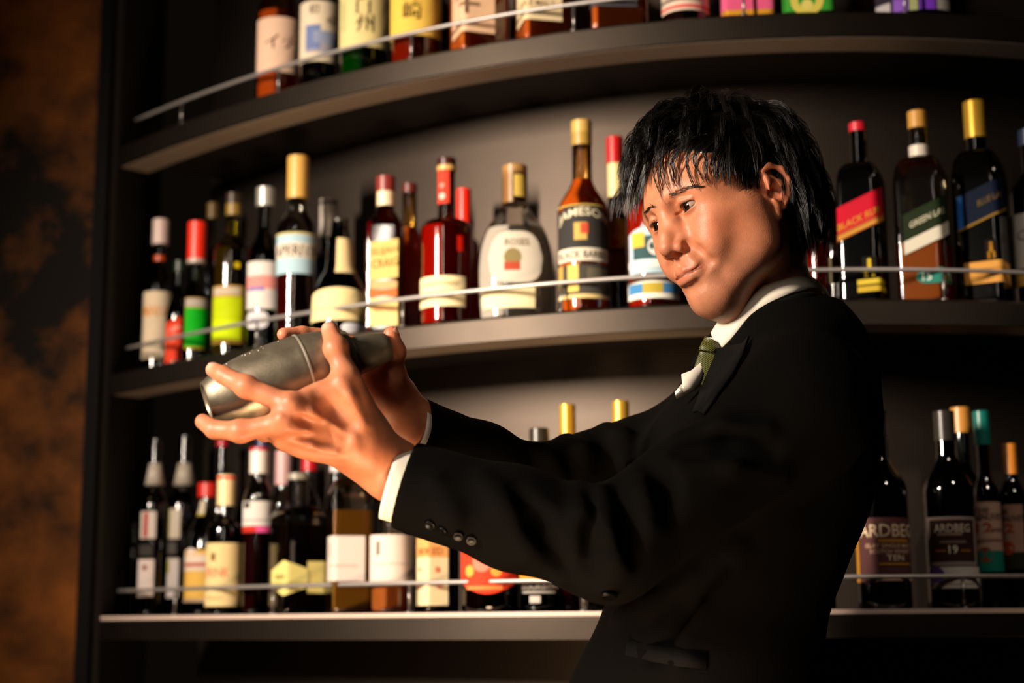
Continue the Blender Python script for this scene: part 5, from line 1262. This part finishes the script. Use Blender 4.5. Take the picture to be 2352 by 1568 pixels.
# pocket square: two folded peaks
m_sq = pmat('white_handkerchief', '#e9e0d2', .8, spec=.15, bump=.06, bscale=900)
SQY = float(on_jacket(1600, 912)[0][1])
def fold(name, rows, th=.0022):
    """folded cloth peak: grid of (px, py, depth before the chest), closed with thickness"""
    G = np.array([[P(a, b_, SQY - d) for a, b_, d in r] for r in rows]); R, Cn = G.shape[:2]; m = R * Cn
    V = np.concatenate([G.reshape(-1, 3), G.reshape(-1, 3) + np.array([.0004, th, 0])]); F = []
    for i in range(R - 1):
        for k in range(Cn - 1): a, b_, c, d = i * Cn + k, (i + 1) * Cn + k, (i + 1) * Cn + k + 1, i * Cn + k + 1; F += [(a, b_, c, d), (m + d, m + c, m + b_, m + a)]
    ring = [k for k in range(Cn)] + [i * Cn + Cn - 1 for i in range(1, R)] + [(R - 1) * Cn + k for k in range(Cn - 2, -1, -1)] + [i * Cn for i in range(R - 2, 0, -1)]
    for k in range(len(ring)): F.append((ring[k], ring[(k + 1) % len(ring)], m + ring[(k + 1) % len(ring)], m + ring[k]))
    return smooth_by_angle(mesh_obj(name, to_local(V), F, m_sq, person), 50)
fold('pocket_square', [[(1609, 832, .006), (1611, 840, .007), (1615, 850, .007), (1617, 858, .005)], [(1588, 850, .010), (1596, 856, .013), (1606, 863, .011), (1614, 871, .006)], [(1565, 859, .011), (1578, 868, .015), (1594, 876, .012), (1608, 884, .005)], [(1566, 874, .009), (1574, 882, .011), (1586, 890, .008), (1596, 896, .003)], [(1567, 888, .006), (1570, 893, .007), (1573, 899, .005), (1574, 906, .000)]])
fold('pocket_square', [[(1567, 880, .003), (1571, 889, .004), (1574, 898, .004), (1576, 906, .0)], [(1559, 889, .006), (1563, 896, .008), (1566, 903, .006), (1568, 909, .0)], [(1550, 900, .004), (1551, 906, .005), (1552, 911, .004), (1553, 916, .0)]])
# lapel lying on the chest, collar of the jacket round the shirt collar
m_suit2 = pmat('black_wool_lapel', '#050504', .8, spec=.12, bump=.25, bscale=900)
sheet('lapel', [[(1660, 806, .004), (1690, 800, .004), (1716, 796, .004), (1728, 778, .003)], [(1648, 836, .004), (1684, 830, .005), (1706, 826, .005), (1714, 822, .003)], [(1632, 872, .004), (1662, 866, .005), (1680, 866, .004), (1688, 866, .002)], [(1616, 905, .003), (1636, 902, .004), (1648, 903, .003), (1656, 905, .001)], [(1596, 950, .001), (1606, 950, .002), (1612, 952, .001), (1618, 955, .0)]], m_suit2, .0025, .002, 1.77)
strip_loft('jacket_collar', PP((1662, 808, 1.774), (1690, 778, 1.758), (1727, 733, 1.744), (1771, 702, 1.738), (1818, 680, 1.742), (1853, 672, 1.758), (1884, 675, 1.798), (1908, 690, 1.855), (1890, 714, 1.915), (1800, 738, 1.932), (1716, 780, 1.908)),
           PP((1680, 820, 1.764), (1704, 800, 1.748), (1744, 762, 1.734), (1788, 734, 1.728), (1836, 712, 1.732), (1870, 702, 1.75), (1902, 706, 1.795), (1926, 722, 1.855), (1904, 746, 1.925), (1800, 770, 1.945), (1712, 812, 1.918)), m_suit2, .004, n=80, closed=False, bulge=.004)
# sleeve buttons and the front button
m_btn = pmat('black_horn_button', '#080706', .3, spec=.16)
def button(px, py, r, d=(0, 0)):
    c, n = on_jacket(px, py, .001); a = np.cross(n, (0, 0, 1)); a /= np.linalg.norm(a); b_ = np.cross(n, a); N = 20; V = []; F = []
    prof = [(1.0, 0), (1.0, .0016), (.86, .0024), (.66, .0017), (.02, .0016)]
    for rr, h in prof: V += [c + r * rr * (a * math.cos(2 * math.pi * k / N) + b_ * math.sin(2 * math.pi * k / N)) + n * h for k in range(N)]
    for i in range(len(prof) - 1):
        for k in range(N): F.append((i * N + k, i * N + (k + 1) % N, (i + 1) * N + (k + 1) % N, (i + 1) * N + k))
    mesh_obj('button', to_local(V), F, m_btn, person)
for q in ((989, 1204), (1019, 1217), (1053, 1229), (1083, 1239)): button(*q, .0054)
button(1398, 1366, .0085)
sheet('pocket_flap', [[(1445, 1470), (1500, 1482), (1560, 1492), (1625, 1500)], [(1442, 1488), (1498, 1502), (1560, 1512), (1624, 1519)], [(1440, 1506), (1497, 1521), (1560, 1531), (1622, 1538)]], m_suit2, .0025, .0015)
# trousers and shoes, below the picture
ts = Sdf(); hip = P(1565, 1760, 1.83)
for s_ in (-1, 1):
    a = hip + RT * .085 * s_; f = np.array([a[0], a[1], .06])
    ts.cap(a + [0, 0, .04], (a + f) / 2 + [0, 0, .0], .088, .070, .03); ts.cap((a + f) / 2, f, .068, .052, .03)
ts.ell(hip + [0, 0, .02], (.14, .16, .10), .05)
tv, tq = ts.mesh(hip - [.3, .3, hip[2] - .0], hip + [.3, .3, .12], .008); pchild('trousers', tv, tq, m_suit)
for s_ in (-1, 1):
    a = hip + RT * .085 * s_; f = np.array([a[0], a[1], .035]); sh = Sdf(); sh.ecap(f - FT * .07, f + FT * .15, .038, .036, np.array([0, 0, 1]), .9, .02); sh.cap(f + [0, 0, 0], f + [0, 0, .06], .045, .045, .03)
    sh.fun(plane_cut(np.array([f[0], f[1], .0]), (0, 0, -1), .5), f, .5, .003, 's'); sv, sq = sh.mesh(f - [.25, .25, .04], f + [.25, .25, .12], .006); pchild('shoe', sv, sq, pmat('black_leather', '#0a0908', .25))
